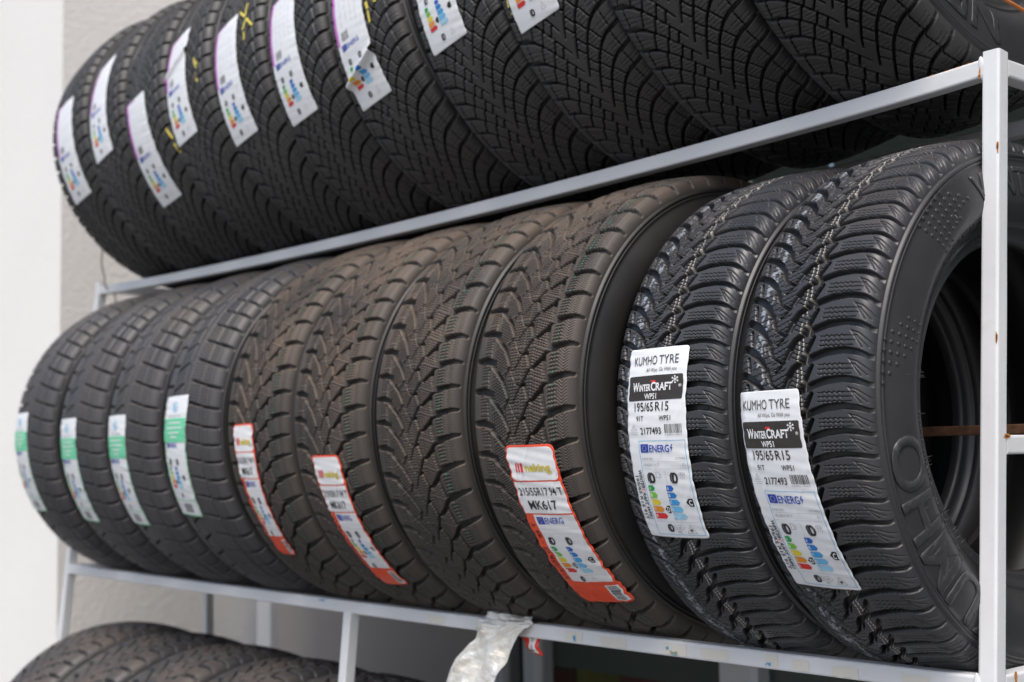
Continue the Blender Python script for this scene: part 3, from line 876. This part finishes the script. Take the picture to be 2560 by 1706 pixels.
wall = thing("plastered_wall", (-2.8, 0.15, -1.05), "white plastered corner wall of the shop at the left end of the rack", "wall")
g = Geo()
g.add([(-7, 0, 0), (0, 0, 0), (0, 0, 5), (-7, 0, 5)], [[0, 1, 2, 3]], plaster_m)
g.add([(-7, 0.7, 0), (-7, 0, 0), (-7, 0, 5), (-7, 0.7, 5)], [[0, 1, 2, 3]], plaster_m)
g.add([(-7, 0, 5), (0, 0, 5), (0, 0.62, 5), (-7, 0.62, 5)], [[0, 1, 2, 3]], plaster_m)
g.build("front_face", wall)
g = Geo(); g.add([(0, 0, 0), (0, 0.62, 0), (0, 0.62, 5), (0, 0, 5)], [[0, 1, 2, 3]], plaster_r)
g.build("stucco_return", wall)

frame_m = mat("white_window_frame", (0.62, 0.64, 0.67), 0.45)
panel_m = mat("grey_brown_panel", (0.36, 0.335, 0.325), 0.6)
glass_m = bpy.data.materials.new("shop_window_glass"); glass_m.use_nodes = True
gb = bsdf(glass_m); gb.inputs["Base Color"].default_value = (0.05, 0.08, 0.07, 1); gb.inputs["Roughness"].default_value = 0.02
gb.inputs["Alpha"].default_value = 0.22
inner_m = mat("dim_shop_interior", (0.05, 0.052, 0.048), 0.9)
lintel_m = mat("green_grey_blind", (0.17, 0.185, 0.17), 0.7)

Y0 = 0.74
shop = thing("shop_front", (-2.8, Y0, -1.05), "shop front behind the rack with white window frames and a grey panel", "shop front")
g = Geo()
for x0, x1, z1 in ((0.04, 0.115, 4.2), (1.10, 1.14, 4.2), (1.22, 1.255, 4.2), (1.80, 1.875, 4.2), (3.3, 3.38, 4.2), (4.8, 4.88, 4.2)):
    g.box(x0, x1, 0.0, 0.06, 0.0, z1, frame_m)
g.build("window_frame", shop)
g = Geo(); g.box(0.115, 1.10, 0.02, 0.05, 0, 4.2, panel_m); g.build("door_panel", shop)
g = Geo()
for x0, x1 in ((1.14, 1.22), (1.255, 1.80), (1.875, 3.3), (3.38, 4.8)):
    g.box(x0, x1, 0.026, 0.032, 0.02, 4.19, glass_m)
g.build("window_pane", shop)
g = Geo(); g.box(1.15, 6.0, 0.075, 0.085, 0.805, 1.7, lintel_m); g.build("roller_blind", shop)
g = Geo(); g.box(0.0, 6.5, 0.0, 0.3, 4.2, 5.0, plaster_m); g.build("fascia", shop)
g = Geo(); g.box(1.14, 6.5, 1.4, 1.5, 0, 4.2, inner_m); g.box(1.05, 1.13, 0.07, 1.4, 0, 4.2, inner_m); g.box(6.4, 6.5, 0.07, 1.4, 0, 4.2, inner_m); g.box(1.14, 6.4, 0.3, 1.4, 4.2, 4.3, inner_m)
g.build("interior_wall", shop)
for k, (x, w, c, nm) in enumerate(((-1.715, 0.05, (0.05, 0.11, 0.26), "dark blue"), (-1.635, 0.085, (0.26, 0.05, 0.045), "dark red"), (-1.560, 0.03, (0.36, 0.34, 0.05), "yellow"), (-1.40, 0.06, (0.24, 0.04, 0.04), "maroon"))):
    m = mat("box_card_" + nm.replace(" ", "_"), c, 0.7)
    t = thing("display_box", (x, Y0 + 0.16, -1.05), nm + " upright box standing inside the dim shop window", "box", "boxes inside the shop window")
    g = Geo(); g.box(-w / 2, w / 2, 0, 0.12, 0, 0.77 + 0.01 * k, m); bevel_obj(g.build("carton", t), 0.004)
    g = Geo(); g.box(-w / 2 + 0.004, w / 2 - 0.004, 0.01, 0.11, 0.77 + 0.01 * k + 0.001, 0.775 + 0.01 * k, I_grey); g.build("lid", t)

# ------------------------------------------------------------------ the rack
RL, RH, RK, RT = 2.395, 0.682, 0.106, 0.0213
rack = thing("tyre_rack", (0, 0, -1.05), "white painted steel tube rack with rust spots holding rows of tyres", "tyre rack")
Z0 = 1.05
def rz(p): return (p[0], p[1], p[2] + Z0)
def part(name, V, F, m=white_paint, smooth=True, parent=None):
    me = mesh(name, np.array([rz(v) for v in V]), F, m, None, False)
    o = link(name, me, parent or rack)
    return o
lean = Vector((0, RK, 1)).normalized()
def post(name, x, z0, z1):
    n = 24; P = [(x, RK * z + RT / 2, z) for z in np.linspace(z0, z1, n)]
    V, F = sweep(P, RT, RT, 0.0030, (1, 0, 0), lean.cross(Vector((1, 0, 0))), 0.012); return part(name, V, F)
post("front_post", -RT / 2, -1.05, RH + 0.007)
post("front_post", -RL + RT / 2, -1.05, RH)
post("middle_post", -1.199, -1.05, -RT - 0.001)
def sag_u(x):
    t = np.clip((x + 1.27) / 1.25, -1, 1); return -0.0265 * (1 - t * t) ** 0.8
def sag_l(x):
    t = np.clip((x + 1.1) / 1.1, -1, 1); return -0.0036 * (1 - t * t)
def rail(name, y, z, f, x0=-RL + RT, x1=-RT, h=RT):
    P = [(x, y + RT / 2, z - h / 2 + (f(x) if f else 0)) for x in np.linspace(x0, x1, 40)]
    V, F = sweep(P, RT, h, 0.0030, (0, 1, 0), (0, 0, 1), 0.006); return part(name, V, F)
rail("front_rail", RK * (RH - RT / 2), RH, sag_u)
rail("front_rail", -0.0005, 0.0, sag_l)
rail("front_rail", -0.0725, -0.715, None)
for x in (-RT / 2, -RL + RT / 2):
    V, F = sweep([(x, 0.365 + RT / 2, z) for z in np.linspace(-1.05, RH + 0.0, 12)], RT, RT, 0.003, (1, 0, 0), (0, 1, 0), 0.008); part("rear_post", V, F)
rail("rear_rail", 0.345, RH - 0.002, sag_u); rail("rear_rail", 0.272, 0.0, sag_l); rail("rear_rail", 0.20, -0.715, None)
def crossbar(x, z, y1=0.3645):
    y0 = RK * z + RT
    V, F = sweep([(x, y, z - RT / 2) for y in np.linspace(y0 - 0.0005, y1, 10)], RT, RT, 0.003, (1, 0, 0), (0, 0, 1), 0.008); part("side_rail", V, F)
for x in (-RT / 2, -RL + RT / 2):
    crossbar(x, RH - 0.001); crossbar(x, 0.0); crossbar(x, -0.715)
crossbar(-RT / 2, 0.254); crossbar(-1.199, -0.715)

# weld blobs, rust chips, paper scraps
def blob(name, p, r, m, sq=(1, 1, 1), seed=0, parent=None):
    bm = bmesh.new(); bmesh.ops.create_icosphere(bm, subdivisions=3, radius=1.0)
    rg = np.random.RandomState(seed); ph = rg.rand(6) * 6
    for v in bm.verts:
        k = 1 + 0.18 * math.sin(v.co.x * 3 + ph[0]) + 0.14 * math.sin(v.co.y * 5 + ph[1]) + 0.12 * math.sin(v.co.z * 4 + ph[2])
        v.co = Vector((v.co.x * r * sq[0] * k, v.co.y * r * sq[1] * k, v.co.z * r * sq[2] * k)) + Vector(rz(p))
    me = bpy.data.meshes.new(name); bm.to_mesh(me); bm.free(); me.materials.append(m)
    me.polygons.foreach_set("use_smooth", np.ones(len(me.polygons), dtype=bool))
    return link(name, me, rack)
blob("weld_bead", (-RT - 0.0005, RK * RH + 0.002, RH - 0.010), 0.0042, white_paint, (1.0, 0.8, 3.0), 1)
blob("weld_bead", (-0.012, RK * RH + RT, RH - 0.004), 0.005, white_paint, (1.6, 1.0, 1.3), 2)
blob("weld_bead", (-RT, 0.001, -0.008), 0.0038, white_paint, (1.0, 0.8, 3.0), 3)
rust_spot = mat("orange_rust_stain", (0.52, 0.22, 0.05), 0.8)
rust_dark = mat("dark_rust_chip", (0.10, 0.045, 0.02), 0.85)
def chip(x, y, z, w, h, seed, m=rust_dark, face='front', ring=True):
    rg = random.Random(seed)
    for k, (mm, sc) in enumerate((((rust_spot, 1.7), (m, 1.0)) if ring else ((m, 1.0),))):
        pts = []
        for i in range(14):
            t = 2 * math.pi * i / 14; q = sc * rg.uniform(0.65, 1.1); a, b = w / 2 * q * math.cos(t), h / 2 * q * math.sin(t)
            if face == 'front': pts.append((x + a, y - 0.00025 - 0.0001 * k + RK * b, z + b))
            elif face == 'side': pts.append((x + 0.0003 + 0.0001 * k, y + a, z + b))
            else: pts.append((x + a, y + b, z + 0.0003 + 0.0001 * k))
        part("rust_chip", pts, [list(range(14))], mm)
chip(-0.0015, RK * 0.575, 0.575, 0.0022, 0.009, 1)
chip(-0.0016, RK * 0.36, 0.36, 0.0018, 0.009, 2)
chip(-0.0235, RK * 0.667 - 0.0006, 0.667, 0.0025, 0.012, 3, rust_spot, ring=False)
chip(-0.0235, RK * 0.655 - 0.0006, 0.6615, 0.002, 0.004, 4, rust_dark)
chip(0.0, 0.047, 0.2525, 0.010, 0.0035, 5, rust_dark, 'side'); chip(0.0, 0.040, -0.004, 0.004, 0.010, 6, rust_spot, 'side')
for k, (x, w) in enumerate(((-0.036, 0.014), (-0.052, 0.012), (-0.066, 0.01), (-0.085, 0.009))):
    chip(x, 0.0725, RH - 0.0008 + sag_u(x), w, 0.0022, 10 + k, rust_spot, 'front', False)
chip(-0.012, 0.082, RH + 0.007, 0.009, 0.006, 20, rust_spot, 'top', False)
scrap_m = paper("torn_paper_scrap", (0.74, 0.71, 0.63), 0.8)
blue_m = mat("blue_ink_scrap", (0.12, 0.36, 0.62), 0.7); olive_m = mat("olive_dirt", (0.34, 0.31, 0.16), 0.9); teal_m = mat("teal_ink_scrap", (0.20, 0.50, 0.50), 0.7)
def scrap(x0, x1, zt, zb, seed, m=scrap_m, name="paper_scrap", lift=0.0006):
    rg = random.Random(seed); pts = []
    n = 9
    for i in range(n + 1): pts.append((x0 + (x1 - x0) * i / n + rg.uniform(-.001, .001), -0.0005 - lift, zt + rg.uniform(-.0012, .0012) + sag_l(x0)))
    for i in range(n + 1): pts.append((x1 - (x1 - x0) * i / n + rg.uniform(-.001, .001), -0.0005 - lift, zb + rg.uniform(-.0016, .0016) + sag_l(x0)))
    part(name, pts, [list(range(len(pts)))], m)
scrap(-0.655, -0.62, -0.004, -0.017, 1); scrap(-0.585, -0.535, -0.006, -0.0185, 2); scrap(-0.468, -0.428, -0.004, -0.0185, 3); scrap(-0.405, -0.36, -0.005, -0.018, 4)
scrap(-0.302, -0.283, -0.003, -0.0175, 5); scrap(-0.262, -0.238, -0.006, -0.018, 6); scrap(-0.205, -0.17, -0.007, -0.019, 7); scrap(-0.112, -0.078, -0.007, -0.019, 8); scrap(-0.97, -0.93, -0.006, -0.018, 9)
scrap(-0.639, -0.633, -0.010, -0.0165, 11, blue_m, "ink_fleck", 0.001); scrap(-0.463, -0.458, -0.009, -0.0125, 12, blue_m, "ink_fleck", 0.001); scrap(-0.456, -0.444, -0.014, -0.0180, 13, olive_m, "ink_fleck", 0.001)
scrap(-0.450, -0.444, -0.0165, -0.0185, 14, teal_m, "ink_fleck", 0.0013); scrap(-0.301, -0.294, -0.013, -0.0165, 15, blue_m, "ink_fleck", 0.001); scrap(-1.285, -1.27, -0.003, -0.0055, 16, blue_m, "ink_fleck", 0.001)

# locking bar through the tyres
bar = thing("locking_bar", (0.0, 0.19, 0.262), "rusty flat steel bar running through the holes of the middle row tyres", "bar")
V, F = sweep([(x, 0, 0.0008 * math.sin(x * 4)) for x in np.linspace(-2.42, 0.25, 40)], 0.005, 0.012, 0.0012, (0, 1, 0), (0, 0, 1), 0.03)
link("flat_bar", mesh("flat_bar", np.array([tuple(v) for v in V]), F, rust_m), bar)
V, F = tube([(-2.41, 0, 0.006), (-2.41, 0, 0.03), (-2.41, 0.0, 0.05)], 0.004)
link("end_hook", mesh("end_hook", np.array([tuple(v) for v in V]), F, rust_m, None, True), bar)

# ------------------------------------------------------------------ tyres
snow = Tyre(0.3173, 0.0870, 0.066, 0.0955, 0.190, 74, 52, 0.6, pat_snow, rub_snow, rub_side, marks_snow, 1)
stag = Tyre(0.332, 0.1010, 0.080, 0.112, 0.214, 54, 48, 0.85, pat_stagger, rub_dusty, rub_side_d, marks_dusty, 2, 0.005, 0.026)
ribt = Tyre(0.332, 0.1040, 0.080, 0.116, 0.206, 58, 34, 1.1, pat_rib, rub_grey, rub_side_d, None, 3, 0.006, 0.028)
arct = Tyre(0.332, 0.0915, 0.072, 0.0962, 0.196, 66, 34, 0.95, pat_arc, rub_top, rub_side, None, 4, 0.004, 0.024)
lowt_tread = tread_mesh("tread", ribt.pr, 58, 26, 1.4, pat_stagger, rub_grey, marks_low, 9)

MID_Y, MID_YAW = 0.152, -0.05
G_MID = "tyres on the middle shelf"; G_TOP = "tyres on the top shelf"; G_LOW = "tyres on the bottom shelf"
def seat_l(R, x): return math.sqrt(R * R - (MID_Y - RT) ** 2) + sag_l(x)

# two snow tyres at the right end
proto = None
for k, (x, roll, lab) in enumerate(((-0.108, 0.02, "black winter tyre at the right end of the middle shelf, lettered sidewall facing out"),
                                    (-0.300, 1.31, "black winter tyre second from the right on the middle shelf, label higher than its neighbour's"))):
    z = seat_l(snow.R, x)
    base, parts = snow.make((x, MID_Y, z), MID_YAW, roll, lab, G_MID, proto)
    if proto is None: proto = parts
    if k == 0: st = label_snow(snow.pr, -0.082, R_(3.2), 0.09, 11, 1.07); sb = base; snow_parts = parts
    else: st = label_snow(snow.pr, -0.052, R_(14), -0.01, 29, 1.15)
    st.build(base, snow.R)
right_side = [o for o in sb.children if o.name.startswith("sidewall")][0]
right_side.rotation_euler = (0, 0, 0)
side_text(snow, right_side, "KUMHO", 202.5, 262.5, 0.236, 0.283, rub_letter)
side_text(snow, right_side, "WINTERCRAFT", 335.5, 396, 0.243, 0.276, rub_letter)
side_text(snow, right_side, "195/65R15 91T  M+S  TUBELESS  RADIAL", 312, 345, 0.2225, 0.2275, rub_letter, bold=0)
side_text(snow, right_side, "TUBELESS RADIAL WINTER M+S 195/65R15", 226, 268, 0.2225, 0.2265, rub_letter, bold=0)
V = []; F = []
def dot(phi, r, q):
    o = len(V); n = 10
    for (rr, h) in ((q, 0.0), (q * 0.8, 0.0007)):
        for i in range(n):
            t = 2 * math.pi * i / n; r2 = r + rr * math.sin(t); p2 = phi + rr * math.cos(t) / r
            V.append((float(snow.side_x(r2)) + 0.0002 + h, r2 * math.sin(p2), r2 * math.cos(p2)))
    for i in range(n): F.append([o + i, o + (i + 1) % n, o + n + (i + 1) % n, o + n + i])
    F.append([o + n + i for i in range(n)])
for c_ in range(9):
    for r_ in range(6):
        if r_ + c_ * 0.3 < 5.8 and c_ - r_ * 0.9 < 5.5: dot(R_(312 + c_ * 2.25 + r_ * 0.5), 0.282 - r_ * 0.0095 + 0.002 * c_ * 0.3, 0.0028 - 0.00012 * r_)
link("dimples", mesh("dimples", np.array(V), F, rub_side, None, True), right_side)
V = []; F = []
for c_ in range(10):
    for r_ in range(6):
        if abs(c_ - 4.2 + (r_ - 1) * 1.0) < 2.7: dot(R_(290 - c_ * 2.3), 0.286 - r_ * 0.0095, 0.0026 - 0.00014 * r_)
link("dimples", mesh("dimples", np.array(V), F, rub_side, None, True), right_side)
# moulding hairs and a mould seam on the near tyre
V = []; F = []
def sliver(p0, p1, t, m=None):
    d = (Vector(p1) - Vector(p0)); n = d.cross(Vector((0.6, -0.8, 0.1))).normalized() * t; o = len(V)
    V.extend([Vector(p0) - n, Vector(p0) + n, Vector(p1) + n * 0.3, Vector(p1) - n * 0.3]); F.append([o, o + 1, o + 2, o + 3])
rg = random.Random(8)
for k in range(26):
    ph = R_(rg.uniform(215, 345)); r = rg.choice((0.206, 0.209, 0.214, 0.255)); x = 0.0745 + 0.002 if r < 0.2 else float(snow.side_x(r)) + 0.0004
    sliver((x, r * math.sin(ph), r * math.cos(ph)), (x + rg.uniform(0.001, 0.004), (r - 0.006) * math.sin(ph + rg.uniform(-.02, .02)), (r - 0.006) * math.cos(ph)), 0.0004)
link("moulding_hairs", mesh("moulding_hairs", np.array([tuple(v) for v in V]), F, rub_letter), right_side)

# four dusty staggered-block tyres
LABS = ["dusty brown tyre with narrow orange label, just right of the four green labelled ones",
        "dusty brown tyre with an orange label slanting down its left side, on the middle shelf",
        "dusty brown tyre showing no label, between two with orange labels on the middle shelf",
        "dusty brown tyre with wide wrinkled orange label, left of the two black winter tyres"]
proto = None
for k, (x, roll) in enumerate(((-1.205, 0.4), (-0.992, 1.7), (-0.768, 2.9), (-0.540, 4.31))):
    z = seat_l(stag.R, x)
    base, parts = stag.make((x, MID_Y, z), MID_YAW, roll, LABS[k], G_MID, proto)
    if proto is None: proto = parts
    if k == 0: label_orange(stag.pr, -0.058, R_(0), 72, 0.03, 0.3, 3).build(base, stag.R)
    if k == 1: label_orange(stag.pr, -0.030, R_(-9.5), 76, 0.07, 0.2, 17).build(base, stag.R)
    if k == 3: label_orange(stag.pr, -0.020, R_(-8.3), 88, 0.09, 0.0, 23).build(base, stag.R)

LABS = ["grey rib tread tyre with green banded label, at the middle shelf's left end",
        "grey rib tread tyre with green banded label, second from the left on the middle shelf",
        "grey rib tread tyre with green banded label, third from the left on the middle shelf",
        "grey rib tread tyre with green banded label, directly left of the orange labelled tyres"]
proto = None
for k, (x, roll, x0, t0, sk, seed) in enumerate(((-2.168, 0.3, -0.090, 8.5, 0.03, 41), (-1.918, 1.2, -0.078, 5.2, -0.02, 42), (-1.680, 2.2, -0.086, 5.2, -0.03, 43), (-1.445, 3.1, -0.072, 10.0, -0.08, 44))):
    z = seat_l(ribt.R, x)
    base, parts = ribt.make((x, MID_Y, z), MID_YAW, roll, LABS[k], G_MID, proto)
    if proto is None: proto = parts
    label_green(ribt.pr, x0, R_(t0), 90, sk, 0.0, seed).build(base, ribt.R)

# top shelf
TOP_Y = 0.22
TOPX = [-2.150, -1.957, -1.772, -1.586, -1.390, -1.193, -0.994, -0.775, -0.585, -0.400, -0.197]
LABS = ["black tyre with a white label at the far left end of the top shelf",
        "black tyre on the top shelf with a high white label, second from the left",
        "black tyre on the top shelf, third from left, label lower than both neighbours'",
        "black tyre on the top shelf with a white label bulging at its right edge",
        "black tyre on the top shelf with yellow painted V strokes above its white label",
        "black tyre directly left of the one with creased label on the top shelf",
        "black tyre on the top shelf with a creased and folded white label",
        "black tyre on the top shelf, directly right of the one with a creased label",
        "black tyre on the top shelf with only its white label's lower tip in view",
        "black tyre without any label in view on the top shelf, second from the right",
        "black tyre at the right end of the top shelf, its sidewall over the white post"]
#          x0      top  len  skew  fold
STK = [(-0.040, 14.0, 236, 0, None), (-0.054, 27.0, 236, 0, None), (-0.058, 3.2, 232, 0, None), (-0.067, 21.5, 228, 0, (70, 0.006)),
       (-0.067, 16.3, 236, 0, None), (-0.066, 16.0, 236, 0, None), (-0.067, 13.3, 236, 0, (176, 0.012)), (-0.066, 20.2, 236, 0, None), (-0.067, 17.2, 236, 0, None)]
proto = None
ymk = {}
for k, x in enumerate(TOPX):
    z = RH + sag_u(x) + math.sqrt(arct.R ** 2 - (TOP_Y - RK * RH - RT) ** 2)
    base, parts = arct.make((x, TOP_Y, z + 0.008), -0.02, 0.37 * k * k % 6.28, LABS[k], G_TOP, proto, 0.19 + 0.012 * math.sin(k * 2.3))
    if proto is None: proto = parts
    if k < 9:
        x0, t0, ln, sk, fold = STK[k]
        w = 80
        label_white(arct.pr, x0, R_(t0), w, ln, sk, 60 + k, fold).build(base, arct.R)
    # yellow crayon / stamped marks
    def strokes(lst, name="yellow_mark"):
        s = Sticker(arct.pr, 0.0, 0.0, 100, 100, 0, 5, wr=0.15)
        gg = Geo()
        for (a0, t0, a1, t1, w) in lst:
            b0, b1 = -R_(t0) * arct.R * 1000, -R_(t1) * arct.R * 1000
            d = math.hypot(a1 - a0, b1 - b0); nx, ny = -(b1 - b0) / d * w / 2, (a1 - a0) / d * w / 2
            V2, F2 = subdiv(np.array([(a0 + nx, b0 + ny), (a1 + nx, b1 + ny), (a1 - nx, b1 - ny), (a0 - nx, b0 - ny)]), [[0, 1, 2, 3]], 5)
            gg.add(s.map(V2, -0.0008), F2, I_yline)
        gg.build(name, base, (0, 0, arct.R))
    if k == 2: strokes([(79, -14.6, 85, -18.8, 4), (84, -20.6, 88, -24.8, 4.5), (87, -26.2, 88, -27.6, 4)])
    if k == 3: strokes([(51, 6.2, 58, 2.0, 4), (54, 1.0, 58, -3.3, 5), (60, 4.4, 61, 3.2, 4)])
    if k == 4: strokes([(24, 16.3, 45, 12.9, 4.5), (45, 12.9, 48, 17.8, 4.5), (40, 8.4, 51, 11.8, 4.5), (51, 11.8, 72, 7.6, 4.5), (46, 7.2, 46, 4.4, 4)])
    if k == 6: strokes([(29, -1.4, 30, -3.6, 6), (30, -4.2, 29, -7.6, 4), (40, -0.6, 50, -3.0, 5), (50, -3.0, 58, -1.8, 5)])
    if k == 8: strokes([(-67, -11.5, -67, -13.6, 6), (-68, -14.2, -70, -16.0, 6), (-69, -17.2, -68, -18.4, 6)])
    if k == 10:
        rs = [o for o in base.children if o.name.startswith("sidewall")][0]
        rs.rotation_euler = (0, 0, 0)
        side_text(arct, rs, "NEXEN", 188, 246, 0.238, 0.285, rub_letter)
        side_text(arct, rs, "TUBELESS RADIAL 185/65R15 M+S", 186, 236, 0.2155, 0.222, rub_letter, bold=0)

# bottom shelf: only the tops show below the middle rail
LABS = ["dusty tyre with a red tread stripe at the left end of the bottom shelf", "dusty tyre with a red tread stripe, second from the left on the bottom shelf",
        "dusty tyre with a red tread stripe, third from the left on the bottom shelf", "dusty tyre on the bottom shelf, directly left of the rack's middle post",
        "dark dusty tyre on the bottom shelf, directly right of the rack's middle post"]
proto = None
for k, x in enumerate((-2.20, -1.955, -1.710, -1.465, -1.225)):
    base, parts = ribt.make((x - 0.01 * k, 0.075, -0.462 - 0.004 * k), -0.04, 0.9 * k, LABS[k], G_LOW, proto)
    if proto is None:
        proto = parts
        parts[0].data = lowt_tread

# ------------------------------------------------------------------ small things hanging on the rack
def foil():
    m = mat("crumpled_foil", (0.86, 0.84, 0.78), 0.42, 0.22)
    n = noise(m, 30.0, 4.0); L(m, ramp(m, n.outputs[0], 0.35, 0.75, (0.90, 0.90, 0.87, 1), (0.80, 0.74, 0.60, 1)).outputs[0], bsdf(m).inputs["Base Color"])
    n2 = noise(m, 70.0, 3.0); bump(m, n2.outputs[0], 0.8, 0.006)
    path = [(0.03, 0.004), (0.018, 0.006), (0.004, 0.005), (-0.006, -0.001), (-0.010, -0.012), (-0.014, -0.03), (-0.022, -0.06), (-0.030, -0.10), (-0.034, -0.15), (-0.034, -0.21), (-0.03, -0.26)]
    P = spline([(0, a, b) for a, b in path], 9); n1 = len(P); nw = 44
    rg = np.random.RandomState(5)
    A = rg.rand(16, 4)
    V = []
    for i, p in enumerate(P):
        t = i / (n1 - 1)
        wd = 0.088 + 0.016 * min(1, t * 3) + 0.004 * math.sin(t * 21)
        for j in range(nw + 1):
            u = j / nw
            c = 0.0
            pu, pv = u * 0.10, t * 0.30
            for q in range(16):
                an = A[q, 0] * 6.283; fr = 14 + 50 * A[q, 1] ** 1.5
                ph = ((pu * math.cos(an) + pv * math.sin(an)) * fr + A[q, 3] + 0.35 * math.sin(pv * 40 * A[q, 2] + q + pu * 30)) % 1.0
                c += (abs(ph - 0.5) - 0.25) * 14 / fr * (0.4 + 0.6 * math.sin(pu * 33 + pv * 17 * A[q, 2] + q * 1.7) ** 2)
            c *= 0.012 * min(1.0, 0.12 + t * 3)
            x = -0.775 + (u - 0.5) * wd + min(0, p.z) * 0.62 + 0.003 * math.sin(t * 17 + u * 3)
            V.append((x, p.y - c - (0.006 * math.sin(u * 3.1) if t > 0.3 else 0), p.z + c * 0.5))
    F = [[i * (nw + 1) + j, i * (nw + 1) + j + 1, (i + 1) * (nw + 1) + j + 1, (i + 1) * (nw + 1) + j] for i in range(n1 - 1) for j in range(nw)]
    o = link("foil_strip", mesh("foil_strip", np.array(V), F, m))
    sol = o.modifiers.new("film", 'SOLIDIFY'); sol.thickness = 0.0003
    tag(o, "crumpled silvery foil strip hanging over the middle rail of the rack", "foil strip")
foil()

t = thing("torn_label", (-0.748, 0.02, -0.022), "torn red label end with a barcode dangling under the middle rail", "label")
V = []; nA, nB = 10, 16
for i in range(nA + 1):
    for j in range(nB + 1):
        a, b = i / nA, j / nB
        V.append((-0.022 + 0.050 * b + 0.006 * a, -0.006 * math.sin(a * 3.0) - 0.012 * math.sin(b * 2.4) + 0.002 * math.sin(a * 9 + b * 7), 0.006 - 0.026 * a * (0.6 + 0.5 * math.sin(b * 1.9)) - 0.006 * b))
F = [[i * (nB + 1) + j, i * (nB + 1) + j + 1, (i + 1) * (nB + 1) + j + 1, (i + 1) * (nB + 1) + j] for i in range(nA) for j in range(nB)]
mi = [1 if (i >= 1 and i < 9 and 10 <= j < 14) else 0 for i in range(nA) for j in range(nB)]
red_film = paper("red_label_film", (0.70, 0.05, 0.03))
o = link("label_film", mesh("label_film", np.array(V), F, [red_film, I_white], mi, True), t)
o.modifiers.new("film", 'SOLIDIFY').thickness = 0.0002
g = Geo(); Va = np.array(V).reshape(nA + 1, nB + 1, 3)
for k in range(6):
    a0 = 1.8 + k * 1.1; i0 = int(a0); f0 = a0 - i0
    q = [Va[i0, 11] * (1 - f0) + Va[i0 + 1, 11] * f0, Va[i0, 13] * (1 - f0) + Va[i0 + 1, 13] * f0]
    d = np.array([0, -0.0009, 0]); h = np.array([0, 0, -0.0013 - 0.0006 * (k % 2)])
    g.add([q[0] + d, q[1] + d, q[1] + d + h, q[0] + d + h], [[0, 1, 2, 3]], I_black)
g.build("barcode", t)

cord_m = mat("brown_string", (0.30, 0.19, 0.12), 0.8)
V, F = tube(spline([(-2.215, 0.02, 0.79), (-2.262, 0.03, 0.755), (-2.30, 0.045, 0.715), (-2.318, 0.060, 0.690), (-2.324, 0.066, 0.665), (-2.318, 0.085, 0.652), (-2.322, 0.09, 0.62), (-2.335, 0.085, 0.58)], 8), 0.0018)
tag(link("string", mesh("string", np.array([tuple(v) for v in V]), F, cord_m, None, True)), "thin brown string looped over the left end of the upper rail", "string")
ocord = mat("orange_twine", (0.62, 0.20, 0.05), 0.7)
V, F = tube(spline([(-0.045, 0.02, 0.86), (-0.024, 0.07, 0.80), (-0.02, 0.119, 0.767), (-0.02, 0.154, 0.7615), (-0.02, 0.19, 0.757), (-0.02, 0.24, 0.74), (-0.015, 0.31, 0.70)], 14), 0.0022)
tag(link("twine", mesh("twine", np.array([tuple(v) for v in V]), F, ocord, None, True)), "short orange twine strung past the top right tyre", "twine")
